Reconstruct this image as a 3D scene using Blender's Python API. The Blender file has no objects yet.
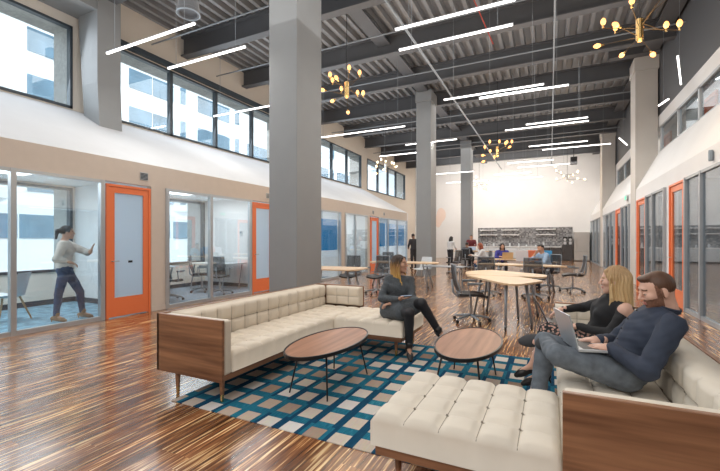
import bpy, math, random
import numpy as np
from mathutils import Vector, Matrix
random.seed(7)
C = bpy.context.scene.collection
PI = math.pi

# ------------------------------------------------------------------ materials
def _nt(name):
    m = bpy.data.materials.new(name); m.use_nodes = True
    nt = m.node_tree; b = nt.nodes['Principled BSDF']
    return m, nt, b
def mat(name, col, rough=.5, metal=0., noise=0., scale=8., bump=0., emis=None, estr=0., spec=None, coat=0.):
    m, nt, b = _nt(name)
    b.inputs['Base Color'].default_value = (*col, 1)
    b.inputs['Roughness'].default_value = rough
    b.inputs['Metallic'].default_value = metal
    if spec is not None: b.inputs['Specular IOR Level'].default_value = spec
    if coat: b.inputs['Coat Weight'].default_value = coat
    if emis:
        b.inputs['Emission Color'].default_value = (*emis, 1); b.inputs['Emission Strength'].default_value = estr
    if noise or bump:
        tc = nt.nodes.new('ShaderNodeTexCoord')
        n = nt.nodes.new('ShaderNodeTexNoise'); n.inputs['Scale'].default_value = scale; n.inputs['Detail'].default_value = 4
        nt.links.new(tc.outputs['Object'], n.inputs['Vector'])
        if noise:
            r = nt.nodes.new('ShaderNodeValToRGB')
            r.color_ramp.elements[0].position = .3; r.color_ramp.elements[1].position = .7
            r.color_ramp.elements[0].color = (*[max(0, c*(1-noise)) for c in col], 1)
            r.color_ramp.elements[1].color = (*[min(1, c*(1+noise)) for c in col], 1)
            nt.links.new(n.outputs['Fac'], r.inputs['Fac']); nt.links.new(r.outputs['Color'], b.inputs['Base Color'])
        if bump:
            bp = nt.nodes.new('ShaderNodeBump'); bp.inputs['Strength'].default_value = bump; bp.inputs['Distance'].default_value = .01
            nt.links.new(n.outputs['Fac'], bp.inputs['Height']); nt.links.new(bp.outputs['Normal'], b.inputs['Normal'])
    return m
def ramp(nt, stops):
    r = nt.nodes.new('ShaderNodeValToRGB')
    e = r.color_ramp.elements
    e[0].position = stops[0][0]; e[0].color = (*stops[0][1], 1)
    e[1].position = stops[-1][0]; e[1].color = (*stops[-1][1], 1)
    for p, c in stops[1:-1]:
        k = e.new(p); k.color = (*c, 1)
    return r
def M_(nt, op, a, b=None, c=None):
    n = nt.nodes.new('ShaderNodeMath'); n.operation = op
    for i, v in enumerate((a, b, c)):
        if v is None: continue
        if isinstance(v, (int, float)): n.inputs[i].default_value = v
        else: nt.links.new(v, n.inputs[i])
    return n.outputs[0]
def mix(nt, f, a, b, blend='MIX'):
    n = nt.nodes.new('ShaderNodeMix'); n.data_type = 'RGBA'; n.blend_type = blend
    for s, v in ((n.inputs[0], f), (n.inputs[6], a), (n.inputs[7], b)):
        if isinstance(v, (int, float)): s.default_value = v
        elif isinstance(v, tuple): s.default_value = (*v, 1)
        else: nt.links.new(v, s)
    return n.outputs[2]
def stretch(nt, sx, sy, sz, rot=(0, 0, 0)):
    tc = nt.nodes.new('ShaderNodeTexCoord'); mp = nt.nodes.new('ShaderNodeMapping')
    mp.inputs['Scale'].default_value = (sx, sy, sz); mp.inputs['Rotation'].default_value = rot
    nt.links.new(tc.outputs['Object'], mp.inputs['Vector']); return mp.outputs['Vector']
def wood(name, dark, light, axis='x', rough=.4, sc=1., coat=0.):
    m, nt, b = _nt(name)
    s = {'x': (1.2, 22, 22), 'y': (22, 1.2, 22), 'z': (22, 22, 1.2)}[axis]
    v = stretch(nt, *[k*sc for k in s])
    n = nt.nodes.new('ShaderNodeTexNoise'); n.inputs['Scale'].default_value = 1.; n.inputs['Detail'].default_value = 6
    nt.links.new(v, n.inputs['Vector'])
    r = ramp(nt, [(.3, dark), (.7, light)])
    nt.links.new(n.outputs['Fac'], r.inputs['Fac']); nt.links.new(r.outputs['Color'], b.inputs['Base Color'])
    b.inputs['Roughness'].default_value = rough; b.inputs['Coat Weight'].default_value = coat
    return m
def floor_mat():
    m, nt, b = _nt('bamboo_floor')
    tc = nt.nodes.new('ShaderNodeTexCoord'); sep = nt.nodes.new('ShaderNodeSeparateXYZ')
    nt.links.new(tc.outputs['Object'], sep.inputs[0])
    X, Y = sep.outputs[0], sep.outputs[1]
    col = M_(nt, 'FLOOR', M_(nt, 'DIVIDE', X, .13))
    wn = nt.nodes.new('ShaderNodeTexWhiteNoise'); wn.noise_dimensions = '1D'; nt.links.new(col, wn.inputs['W'])
    yo = M_(nt, 'ADD', Y, M_(nt, 'MULTIPLY', wn.outputs['Value'], 7.))
    row = M_(nt, 'FLOOR', M_(nt, 'DIVIDE', yo, 1.8))
    wn2 = nt.nodes.new('ShaderNodeTexWhiteNoise'); wn2.noise_dimensions = '2D'
    cb = nt.nodes.new('ShaderNodeCombineXYZ'); nt.links.new(col, cb.inputs[0]); nt.links.new(row, cb.inputs[1])
    nt.links.new(cb.outputs[0], wn2.inputs['Vector'])
    off = M_(nt, 'MULTIPLY', wn2.outputs['Value'], 40.)
    cv = nt.nodes.new('ShaderNodeCombineXYZ')
    nt.links.new(M_(nt, 'ADD', M_(nt, 'MULTIPLY', X, 46.), off), cv.inputs[0])
    nt.links.new(M_(nt, 'ADD', M_(nt, 'MULTIPLY', Y, 1.7), off), cv.inputs[1])
    n = nt.nodes.new('ShaderNodeTexNoise'); n.inputs['Scale'].default_value = 1.; n.inputs['Detail'].default_value = 3.; n.inputs['Roughness'].default_value = .55
    nt.links.new(cv.outputs[0], n.inputs['Vector'])
    r = ramp(nt, [(.30, (.05, .018, .007)), (.44, (.15, .055, .02)), (.545, (.26, .105, .04)), (.585, (.55, .30, .12)), (.66, (.82, .60, .33))])
    nt.links.new(n.outputs['Fac'], r.inputs['Fac'])
    tone = M_(nt, 'ADD', M_(nt, 'MULTIPLY', wn2.outputs['Value'], .55), .75)
    hsv = nt.nodes.new('ShaderNodeHueSaturation'); nt.links.new(tone, hsv.inputs['Value']); nt.links.new(r.outputs['Color'], hsv.inputs['Color'])
    nt.links.new(hsv.outputs['Color'], b.inputs['Base Color'])
    b.inputs['Roughness'].default_value = .24
    b.inputs['Specular IOR Level'].default_value = .6
    b.inputs['Coat Weight'].default_value = .35; b.inputs['Coat Roughness'].default_value = .12
    return m
def rug_mat():
    m, nt, b = _nt('rug_weave')
    tc = nt.nodes.new('ShaderNodeTexCoord'); sep = nt.nodes.new('ShaderNodeSeparateXYZ')
    nt.links.new(tc.outputs['Object'], sep.inputs[0])
    gx = M_(nt, 'DIVIDE', M_(nt, 'ADD', sep.outputs[0], 2.045), .205)
    gy = M_(nt, 'DIVIDE', M_(nt, 'SUBTRACT', sep.outputs[1], 2.245), .272)
    fx, fy = M_(nt, 'FRACT', gx), M_(nt, 'FRACT', gy)
    ix, iy = M_(nt, 'FLOOR', gx), M_(nt, 'FLOOR', gy)
    cb = nt.nodes.new('ShaderNodeCombineXYZ'); nt.links.new(ix, cb.inputs[0]); nt.links.new(iy, cb.inputs[1])
    w = nt.nodes.new('ShaderNodeTexWhiteNoise'); w.noise_dimensions = '2D'; nt.links.new(cb.outputs[0], w.inputs['Vector'])
    def band(f, h): return M_(nt, 'LESS_THAN', M_(nt, 'ABSOLUTE', M_(nt, 'SUBTRACT', f, .5)), h)
    sq = M_(nt, 'MULTIPLY', band(fx, .33), band(fy, .315))
    n = nt.nodes.new('ShaderNodeTexNoise'); n.inputs['Scale'].default_value = 3.; n.inputs['Detail'].default_value = 5
    nt.links.new(stretch(nt, 30, 4, 4), n.inputs['Vector'])
    n2 = nt.nodes.new('ShaderNodeTexNoise'); n2.inputs['Scale'].default_value = 1.2; nt.links.new(tc.outputs['Object'], n2.inputs['Vector'])
    bl = ramp(nt, [(.3, (.008, .06, .11)), (.55, (.016, .15, .23)), (.75, (.07, .29, .37))])
    nt.links.new(M_(nt, 'ADD', M_(nt, 'MULTIPLY', n.outputs['Fac'], .5), M_(nt, 'MULTIPLY', n2.outputs['Fac'], .5)), bl.inputs['Fac'])
    # darker crossing blocks at alternate corners
    crx = M_(nt, 'MULTIPLY', M_(nt, 'SUBTRACT', 1., band(fx, .33)), M_(nt, 'GREATER_THAN', w.outputs['Value'], .45))
    blu = mix(nt, M_(nt, 'MULTIPLY', crx, .75), bl.outputs['Color'], (.004, .03, .085))
    be = ramp(nt, [(0., (.27, .19, .14)), (.35, (.45, .36, .29)), (.7, (.56, .50, .43)), (1., (.62, .60, .57))])
    nt.links.new(w.outputs['Value'], be.inputs['Fac'])
    be2 = mix(nt, .35, be.outputs['Color'], n.outputs['Color'], 'SOFT_LIGHT')
    c = mix(nt, sq, blu, be2)
    nt.links.new(c, b.inputs['Base Color'])
    b.inputs['Roughness'].default_value = .95; b.inputs['Specular IOR Level'].default_value = .1
    bp = nt.nodes.new('ShaderNodeBump'); bp.inputs['Strength'].default_value = .3; bp.inputs['Distance'].default_value = .004
    nf = nt.nodes.new('ShaderNodeTexNoise'); nf.inputs['Scale'].default_value = 220; nt.links.new(tc.outputs['Object'], nf.inputs['Vector'])
    nt.links.new(nf.outputs['Fac'], bp.inputs['Height']); nt.links.new(bp.outputs['Normal'], b.inputs['Normal'])
    return m
def glass_mat(name, tint=(.93, .97, .98), gloss=.10, rough=.0):
    m = bpy.data.materials.new(name); m.use_nodes = True; nt = m.node_tree
    nt.nodes.clear()
    o = nt.nodes.new('ShaderNodeOutputMaterial'); t = nt.nodes.new('ShaderNodeBsdfTransparent'); g = nt.nodes.new('ShaderNodeBsdfGlossy')
    t.inputs['Color'].default_value = (*tint, 1); g.inputs['Roughness'].default_value = rough
    g.inputs['Color'].default_value = (.9, .95, 1, 1)
    lw = nt.nodes.new('ShaderNodeLayerWeight'); lw.inputs['Blend'].default_value = .25
    f = M_(nt, 'MINIMUM', M_(nt, 'ADD', M_(nt, 'MULTIPLY', lw.outputs['Facing'], .35), gloss), .6)
    mx = nt.nodes.new('ShaderNodeMixShader'); nt.links.new(f, mx.inputs[0]); nt.links.new(t.outputs[0], mx.inputs[1]); nt.links.new(g.outputs[0], mx.inputs[2])
    nt.links.new(mx.outputs[0], o.inputs['Surface'])
    return m
def frost_mat():
    m = bpy.data.materials.new('frosted_glass'); m.use_nodes = True; nt = m.node_tree; nt.nodes.clear()
    o = nt.nodes.new('ShaderNodeOutputMaterial'); t = nt.nodes.new('ShaderNodeBsdfTranslucent'); d = nt.nodes.new('ShaderNodeBsdfPrincipled')
    t.inputs['Color'].default_value = (.70, .82, .92, 1); d.inputs['Base Color'].default_value = (.62, .74, .84, 1); d.inputs['Roughness'].default_value = .35
    mx = nt.nodes.new('ShaderNodeMixShader'); mx.inputs[0].default_value = .55
    nt.links.new(t.outputs[0], mx.inputs[1]); nt.links.new(d.outputs[0], mx.inputs[2]); nt.links.new(mx.outputs[0], o.inputs['Surface'])
    return m
def mosaic_mat():
    m, nt, b = _nt('mosaic_tile')
    w = nt.nodes.new('ShaderNodeTexWhiteNoise'); w.noise_dimensions = '3D'
    sn = nt.nodes.new('ShaderNodeVectorMath'); sn.operation = 'SNAP'; sn.inputs[1].default_value = (.09, .5, .09)
    tc = nt.nodes.new('ShaderNodeTexCoord'); nt.links.new(tc.outputs['Object'], sn.inputs[0]); nt.links.new(sn.outputs[0], w.inputs['Vector'])
    r = ramp(nt, [(0, (.10, .10, .105)), (.5, (.2, .2, .21)), (1, (.36, .36, .36))]); nt.links.new(w.outputs['Value'], r.inputs['Fac'])
    nt.links.new(r.outputs['Color'], b.inputs['Base Color']); b.inputs['Roughness'].default_value = .3
    return m
def mesh_mat(name, col):     # see-through woven chair mesh
    m = bpy.data.materials.new(name); m.use_nodes = True; nt = m.node_tree; b = nt.nodes['Principled BSDF']
    b.inputs['Base Color'].default_value = (*col, 1); b.inputs['Roughness'].default_value = .6
    b.inputs['Alpha'].default_value = .8
    return m
def gradz_mat(name, stops, z0, z1, rough=.5, wave=70):
    m, nt, b = _nt(name)
    tc = nt.nodes.new('ShaderNodeTexCoord'); sep = nt.nodes.new('ShaderNodeSeparateXYZ'); nt.links.new(tc.outputs['Object'], sep.inputs[0])
    n = nt.nodes.new('ShaderNodeTexNoise'); n.inputs['Scale'].default_value = 3.; nt.links.new(stretch(nt, 22, 22, 2.5), n.inputs['Vector'])
    f = M_(nt, 'DIVIDE', M_(nt, 'SUBTRACT', sep.outputs[2], z0), z1-z0)
    f = M_(nt, 'ADD', f, M_(nt, 'MULTIPLY', M_(nt, 'SUBTRACT', n.outputs['Fac'], .5), .6))
    r = ramp(nt, stops); nt.links.new(f, r.inputs['Fac']); nt.links.new(r.outputs['Color'], b.inputs['Base Color'])
    b.inputs['Roughness'].default_value = rough
    return m
def floral_mat():
    m, nt, b = _nt('floral_print')
    v = nt.nodes.new('ShaderNodeTexVoronoi'); v.inputs['Scale'].default_value = 42
    tc = nt.nodes.new('ShaderNodeTexCoord'); nt.links.new(tc.outputs['Object'], v.inputs['Vector'])
    r = ramp(nt, [(0, (.75, .5, .45)), (.28, (.45, .16, .12)), (.4, (.5, .42, .34)), (.46, (.02, .02, .022)), (1, (.015, .015, .02))])
    nt.links.new(v.outputs['Distance'], r.inputs['Fac']); nt.links.new(r.outputs['Color'], b.inputs['Base Color']); b.inputs['Roughness'].default_value = .8
    return m

m_floor = floor_mat(); m_rug = rug_mat()
m_white = mat('white_paint', (.80, .80, .80), .7, noise=.02, scale=1.5)
m_beige = mat('beige_paint', (.62, .54, .47), .75, noise=.02)
m_warm = mat('warm_white_paint', (.78, .72, .64), .75)
m_colpaint = mat('grey_column_paint', (.28, .292, .30), .55, noise=.03, scale=2)
m_collight = mat('pale_column_paint', (.60, .57, .53), .6, noise=.03, scale=2)
m_dark = mat('dark_ceiling_paint', (.10, .105, .115), .55)
m_deck = mat('ceiling_deck_paint', (.26, .265, .275), .45)
m_orange = mat('orange_paint', (.82, .20, .07), .4)
m_alu = mat('aluminium_frame', (.50, .53, .56), .35, metal=.6)
m_greyframe = mat('grey_frame', (.27, .31, .35), .4, metal=.3)
m_darkframe = mat('dark_frame', (.045, .06, .075), .4)
m_concrete = mat('concrete', (.46, .44, .41), .9, noise=.15, scale=14, bump=.3)
m_glass = glass_mat('clear_glass'); m_glassd = glass_mat('smoke_glass', (.72, .77, .80), .12)
m_frost = frost_mat()
m_walnut = wood('walnut', (.12, .05, .025), (.36, .175, .09), 'x', .35, coat=.2)
m_walnut_y = wood('walnut_long', (.12, .05, .025), (.34, .165, .085), 'y', .35)
m_ctop = wood('coffee_table_veneer', (.24, .10, .05), (.42, .20, .11), 'y', .42)
m_birch = wood('birch_top', (.60, .40, .23), (.78, .58, .38), 'x', .35)
m_cream = mat('cream_upholstery', (.66, .58, .475), .62, noise=.04, scale=5)
m_cream2 = mat('pale_grey_upholstery', (.66, .60, .51), .6, noise=.04, scale=5)
m_seam_shade = mat('upholstery_seam_shade', (.26, .23, .19), .8)  # dark tone for buttons and for seam lines that paint crease shade
m_brass = mat('brass', (.75, .52, .22), .25, metal=1)
m_black = mat('black_metal', (.015, .015, .017), .35, metal=.3)
m_blackplastic = mat('black_plastic', (.02, .02, .022), .45)
m_chrome = mat('brushed_steel', (.55, .56, .57), .3, metal=.9)
m_greyleg = mat('grey_powder_coat', (.26, .29, .32), .4, metal=.3)
m_mesh = mesh_mat('chair_mesh', (.035, .042, .05))
m_tube = mat('lamp_tube', (1, 1, 1), .4, emis=(1, .97, .93), estr=4)
m_bulb = mat('amber_bulb', (1, .7, .3), .3, emis=(1, .38, .11), estr=2.5)
m_bulbw = mat('pale_bulb', (1, .9, .7), .3, emis=(1, .80, .5), estr=3.5)
m_carpet = mat('office_carpet', (.22, .27, .32), .95, noise=.25, scale=30)
m_carpetb = mat('blue_carpet', (.20, .36, .46), .95, noise=.4, scale=6)
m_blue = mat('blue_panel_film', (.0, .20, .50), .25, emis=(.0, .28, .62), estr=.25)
m_skyblue = mat('bldg_window', (.16, .26, .34), .15, noise=.3, scale=.4)
m_bldg = mat('bldg_white', (.95, .96, .97), .8)
m_mosaic = mosaic_mat()
m_steel = mat('fridge_steel', (.50, .47, .44), .35, metal=.5)
m_cab = mat('dark_cabinet', (.055, .05, .05), .4)
m_paper = mat('paper_white', (.85, .85, .85), .6)
m_silver = mat('laptop_silver', (.50, .53, .57), .35, metal=.6)
m_screen = mat('screen_glow', (.05, .06, .08), .2, emis=(.5, .6, .75), estr=.6)
m_red = mat('red_pipe_paint', (.45, .05, .03), .4)
m_green = mat('exit_sign_green', (.1, .5, .3), .4, emis=(.2, .9, .5), estr=1.0)
m_plasticw = mat('white_plastic', (.60, .63, .66), .4)
m_oak = wood('oak_leg', (.45, .27, .13), (.62, .4, .22), 'z', .4)

# ------------------------------------------------------------------ mesh builder (world coordinates)
class MB:
    def __init__(s): s.v = []; s.f = []; s.mi = []; s.cur = 0
    def add(s, vs, fs, mi=None):
        o = len(s.v); s.v += [tuple(p) for p in vs]; s.f += [tuple(i+o for i in f) for f in fs]; s.mi += [s.cur if mi is None else mi]*len(fs); return s
    def box(s, x0, x1, y0, y1, z0, z1):
        x0, x1 = min(x0, x1), max(x0, x1); y0, y1 = min(y0, y1), max(y0, y1); z0, z1 = min(z0, z1), max(z0, z1)
        return s.add([(x, y, z) for z in (z0, z1) for y in (y0, y1) for x in (x0, x1)],
                     [(0, 2, 3, 1), (4, 5, 7, 6), (0, 1, 5, 4), (2, 6, 7, 3), (0, 4, 6, 2), (1, 3, 7, 5)])
    def obox(s, c, ax, sz):     # centre, three axis vectors, full sizes
        ax = [Vector(a).normalized() for a in ax]; c = Vector(c)
        vs = [c + ax[0]*sz[0]*.5*i + ax[1]*sz[1]*.5*j + ax[2]*sz[2]*.5*k for k in (-1, 1) for j in (-1, 1) for i in (-1, 1)]
        return s.add(vs, [(0, 2, 3, 1), (4, 5, 7, 6), (0, 1, 5, 4), (2, 6, 7, 3), (0, 4, 6, 2), (1, 3, 7, 5)])
    def tube(s, pts, r, n=8, cap=True):
        pts = [Vector(p) for p in pts]
        rs = r if isinstance(r, (list, tuple)) else [r]*len(pts)
        rings = []; ref = None
        for i, p in enumerate(pts):
            d = (pts[min(i+1, len(pts)-1)] - pts[max(i-1, 0)]).normalized()
            if ref is None: ref = d.orthogonal().normalized()
            ref = (ref - d*ref.dot(d)).normalized(); q = d.cross(ref)
            rings.append([p + (ref*math.cos(2*PI*k/n) + q*math.sin(2*PI*k/n))*rs[i] for k in range(n)])
        vs = [p for rg in rings for p in rg]; fs = []
        for i in range(len(pts)-1):
            for k in range(n): fs.append((i*n+k, i*n+(k+1) % n, (i+1)*n+(k+1) % n, (i+1)*n+k))
        if cap: fs += [tuple(reversed(range(n))), tuple(range((len(pts)-1)*n, len(pts)*n))]
        return s.add(vs, fs)
    def lathe(s, c, prof, n=16, axis=(0, 0, 1)):
        a = Vector(axis).normalized(); o = a.orthogonal().normalized(); q = a.cross(o); c = Vector(c)
        vs = [c + a*h + (o*math.cos(2*PI*k/n) + q*math.sin(2*PI*k/n))*r for (r, h) in prof for k in range(n)]
        fs = [(i*n+k, i*n+(k+1) % n, (i+1)*n+(k+1) % n, (i+1)*n+k) for i in range(len(prof)-1) for k in range(n)]
        fs += [tuple(reversed(range(n))), tuple(range((len(prof)-1)*n, len(prof)*n))]
        return s.add(vs, fs)
    def ball(s, c, r, n=8, sc=(1, 1, 1)):
        prof = []; c = Vector(c); vs = []; fs = []
        for i in range(n+1):
            t = PI*i/n
            for k in range(2*n): vs.append(c + Vector((math.sin(t)*math.cos(PI*k/n)*r*sc[0], math.sin(t)*math.sin(PI*k/n)*r*sc[1], math.cos(t)*r*sc[2])))
        for i in range(n):
            for k in range(2*n): fs.append((i*2*n+k, (i+1)*2*n+k, (i+1)*2*n+(k+1) % (2*n), i*2*n+(k+1) % (2*n)))
        return s.add(vs, fs)
    def prism(s, poly, z0, z1):
        n = len(poly); vs = [(x, y, z0) for x, y in poly] + [(x, y, z1) for x, y in poly]
        return s.add(vs, [tuple(reversed(range(n))), tuple(range(n, 2*n))] + [(i, (i+1) % n, n+(i+1) % n, n+i) for i in range(n)])
    def xprism(s, poly, y0, y1):   # polygon in x,z extruded along y
        n = len(poly); vs = [(x, y0, z) for x, z in poly] + [(x, y1, z) for x, z in poly]
        return s.add(vs, [tuple(range(n)), tuple(reversed(range(n, 2*n)))] + [(i, n+i, n+(i+1) % n, (i+1) % n) for i in range(n)])
    def quad(s, a, b, c, d): return s.add([a, b, c, d], [(0, 1, 2, 3)])
    def build(s, name, m, parent=None, bevel=0, smooth=False, loc=None):
        off = Vector((0, 0, 0))
        if parent is not None:
            p = parent
            while p is not None: off += p.location; p = p.parent
        if loc is not None: off += Vector(loc)
        me = bpy.data.meshes.new(name)
        me.from_pydata([tuple(Vector(v)-off) for v in s.v], [], s.f)
        ms = m if isinstance(m, (list, tuple)) else [m]
        for k in ms: me.materials.append(k)
        me.polygons.foreach_set('material_index', s.mi)
        if smooth: me.polygons.foreach_set('use_smooth', [True]*len(s.f))
        me.update()
        o = bpy.data.objects.new(name, me); C.objects.link(o)
        if parent is not None: o.parent = parent
        if loc is not None: o.location = loc
        if bevel:
            b = o.modifiers.new('bevel', 'BEVEL'); b.width = bevel; b.segments = 2; b.limit_method = 'ANGLE'
        if smooth or bevel:
            pass
        return o
def B(*a): return MB().box(*a)
def tag(o, label, cat, group=None):
    o['label'] = label; o['category'] = cat
    if group: o['group'] = group
    return o
def thing(name, label, cat, loc=(0, 0, 0), rz=0, group=None):
    o = bpy.data.objects.new(name, None); C.objects.link(o); o.location = loc; o.rotation_euler = (0, 0, rz); o.empty_display_size = .2
    return tag(o, label, cat, group)
def struct(name, mb, m, **k):
    o = mb.build(name, m, **k); o['kind'] = 'structure'; return o
def dup(root, loc, rz, label, group=None):
    r = root.copy(); C.objects.link(r); r.location = loc; r.rotation_euler = (0, 0, rz); r['label'] = label
    if group: r['group'] = group
    for ch in list(root.children):
        c = ch.copy(); C.objects.link(c); c.parent = r
        for g in list(ch.children):
            d = g.copy(); C.objects.link(d); d.parent = c
    return r
def area(name, loc, rot, sx, sy, power, col=(1, 1, 1), spec=1.):
    l = bpy.data.lights.new(name, 'AREA'); l.shape = 'RECTANGLE'; l.size = sx; l.size_y = sy; l.energy = power; l.color = col; l.specular_factor = spec
    o = bpy.data.objects.new(name, l); C.objects.link(o); o.location = loc; o.rotation_euler = rot; return o
m_bulk = mat('bulkhead_paint', (.58, .59, .61), .75, noise=.05, scale=.8)
# ------------------------------------------------------------------ the shell
XL, XE, XR, XM, YB, YN, ZC = -7.03, -9.8, 2.42, 3.0, 30.3, -6.0, 7.4
struct('floor', B(XL, 5.6, YN, YB, -.2, 0).box(XE, XL, 20.3, YB, -.2, 0), m_floor)
f2 = B(XE, XL-.01, YN, 5.24, -.2, .0); struct('floor', f2, m_carpetb)
struct('floor', B(XE, XL-.01, 5.24, 20.3, -.2, .0), m_carpet)
# left glass-wall plane: band above the glazing, solid piers, sloped bulkhead up to the clerestory sill
w = B(XL-.12, XL, YN, 20.3, 2.45, 2.87)
for a, b in ((5.08, 5.41), (8.83, 9.15), (12.78, 13.12), (15.2, 15.42)): w.box(XL-.12, XL, a, b, 0, 2.45)
struct('wall_left', w, m_beige)
struct('wall_left_bulkhead', MB().xprism([(XL, 2.87), (XE, 4.36), (XE, 4.24), (XL-.12, 2.76)], YN, 20.3), m_bulk)
struct('wall_left_end', B(XE, XL, 20.3, 20.42, 0, 2.87).xprism([(XL, 2.87), (XE, 4.36), (XE, 2.87)], 20.3, 20.42), m_white)
# exterior wall with clerestory and office windows
groups = [(-1.6, 5.12, [.1, 1.8, 3.45]), (5.95, 12.85, [7.7, 9.38, 11.1]), (13.4, 20.25, [15.1, 16.9, 18.52]), (21.07, 27.8, [22.72, 24.42, 25.93])]
low = [(1.2, 5.12, []), (7.58, 8.9, []), (11.2, 12.6, []), (13.4, 15.2, []), (16.4, 20.0, [18.2])]
def wall_with(x0, x1, m, name):
    mb = MB()
    mb.box(x0, x1, YN, YB, 6.26, ZC); 
    ys = YN
    for a, b, _ in groups: mb.box(x0, x1, ys, a, 4.39, 6.26); ys = b
    mb.box(x0, x1, ys, YB, 4.39, 6.26); mb.box(x0, x1, YN, YB, 2.58, 4.39)
    ys = YN
    for a, b, _ in low: mb.box(x0, x1, ys, a, .7, 2.58); ys = b
    mb.box(x0, x1, ys, YB, .7, 2.58); mb.box(x0, x1, YN, YB, -.2, .7)
    struct(name, mb, m)
wall_with(XE-.12, XE, m_warm, 'wall_left_exterior')
wall_with(XE-.75, XE-.12, m_concrete, 'wall_left_facade')
wi = 0
def window(a, b, mull, z0, z1):
    global wi; wi += 1
    f = MB(); t = .055
    f.box(XE-.1, XE+.03, a, b, z0, z0+t).box(XE-.1, XE+.03, a, b, z1-t, z1).box(XE-.1, XE+.03, a, a+t, z0, z1).box(XE-.1, XE+.03, b-t, b, z0, z1)
    for y in mull: f.box(XE-.1, XE+.03, y-.045, y+.045, z0, z1)
    o = struct('window_%d' % wi, f, m_darkframe)
    B(XE-.05, XE-.04, a, b, z0, z1).build('pane', m_glass, o)
for a, b, mu in groups: window(a, b, mu, 4.39, 6.26)
for a, b, mu in low: window(a, b, mu, .7, 2.58)
struct('trim_1', B(XE+.005, XE+.17, 5.95, 12.85, 6.30, 6.42), m_darkframe)     # blind housing over the clerestory
# office dividers, office ceiling, skirting
wd = MB()
for y in (5.18, 8.93, 12.9, 15.3): wd.box(XE, XL-.12, y, y+.12, 0, 2.62)
wd.box(XE, XL-.12, YN, YN+.1, 0, 2.62)
struct('wall_office', wd, m_white)
struct('ceiling_office', B(XE, XL-.12, YN, 20.3, 2.62, 2.7), m_white)
struct('baseboard_left', B(XE, XE+.015, YN, 20.3, 0, .11).box(XE, XL-.15, 5.165, 5.18, 0, .11).box(XE, XL-.15, 8.915, 8.93, 0, .11), m_darkframe)
struct('baseboard_hall', B(XL, XL+.012, 5.08, 5.41, 0, .09).box(XL, XL+.012, 8.83, 9.15, 0, .09).box(XL, XL+.012, 12.78, 13.12, 0, .09), m_beige)
# back wall, right bulkhead, near wall
struct('wall_back', B(XE-.75, 6.2, YB, YB+.15, -.2, ZC+.1), m_white)
struct('wall_near', B(XE-.75, 6.2, YN-.15, YN, -.2, ZC+.1), m_white)
wr = B(XR, XR+.12, YN, YB, 2.62, 2.97).box(XR, XR+.12, 29.8, YB, 0, 2.62)
for a, b in ((10.78, 11.22), (14.38, 14.76), (15.55, 15.75), (18.65, 19.15), (23.0, 24.2)): wr.box(XR, XR+.12, a, b, 0, 2.62)
struct('wall_right', wr, m_white)
struct('wall_right_bulkhead', MB().xprism([(XR, 2.97), (XM, 4.08), (XM+.12, 4.0), (XR+.12, 2.87)], YN, YB), m_white)
struct('wall_right_upper', B(XM, XM+.12, YN, YB, 4.86, 5.2).box(XM, XM+.12, 23.0, YB, 4.05, 4.86), m_white)
struct('wall_right_top', B(XM+.02, XM+.12, YN, YB, 5.2, ZC), m_dark)
struct('wall_right_back', B(5.6, 5.75, YN, YB, -.2, ZC), m_collight)
struct('ceiling_right_office', B(XR+.12, 5.6, YN, YB, 2.75, 3.0).box(XM+.12, 5.6, YN, YB, 5.3, 5.4), m_white)
wo = MB()
for y in (7.2, 11.0, 14.9, 18.9, 23.5): wo.box(XR+.14, 5.6, y, y+.12, 0, 2.75)
struct('wall_right_office', wo, mat('dim_grey_paint', (.30, .31, .32), .8))
struct('roof_slab', B(XE-.75, 6.2, YN-.1, YB+.1, ZC+.2, ZC+.4), m_dark)['kind'] = 'structure'
# corrugated deck, ribs along the hall
prof = []; x = XE
while x < 5.6:
    prof += [(x, ZC), (x+.10, ZC), (x+.12, ZC+.16), (x+.28, ZC+.16)]; x += .30
prof = [(min(px, 5.6), pz) for px, pz in prof]
prof += [(5.6, ZC+.19), (XE, ZC+.19)]
mb = MB(); n = len(prof)
vs = [(a, YN, b) for a, b in prof] + [(a, YB, b) for a, b in prof]
mb.add(vs, [(i, n+i, n+i+1, i+1) for i in range(n-1)])
struct('ceiling', mb, m_deck)
# transverse roof beams (I sections)
bm = MB()
for y in (-3.5, -.6, 2.3, 5.5, 8.15, 10.68, 13.1, 15.6, 18.18, 20.8, 23.2, 25.6, 28.1):
    bm.box(XE, 5.6, y-.015, y+.015, 6.86, 7.38).box(XE, 5.6, y-.12, y+.12, 6.82, 6.86).box(XE, 5.6, y-.12, y+.12, 7.35, 7.39)
struct('ceiling_beams', bm, m_dark)
gm = MB()
for x in (-4.4, 2.75):
    gm.box(x-.02, x+.02, YN, YB, 7.18, 7.39).box(x-.2, x+.2, YN, YB, 7.12, 7.17)
gm.box(1.67, 3.0, 14.45, 14.75, 7.1, 7.39)
struct('ceiling_girder', gm, m_dark)
struct('trim_2', B(XE, -9.0, YN, 5.3, 6.5, 7.38), m_colpaint)                  # grey fascia over the near window
# conduits and sprinkler pipes
cn = MB()
cn.tube([(.1, YN, 6.7), (.1, YB, 6.7)], .022, 6)
for y in (4.1, 7.1, 9.4, 12.1, 16.9, 22.): cn.tube([(XE, y, 6.75), (XM, y, 6.75)], .02, 6)
cn.tube([(-3.2, YN, 6.6), (-3.2, YB, 6.6)], .03, 6)
struct('ceiling_conduit', cn, m_greyleg)
rp = MB().tube([(-1.8, 8.2, 7.3), (-1.5, 9.0, 6.7), (-1.2, 9.6, 6.0)], .012, 6).tube([(-1.9, 4, 7.3), (-1.8, 8.2, 7.3)], .02, 6)
struct('ceiling_sprinkler_pipe', rp, m_red)
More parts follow.
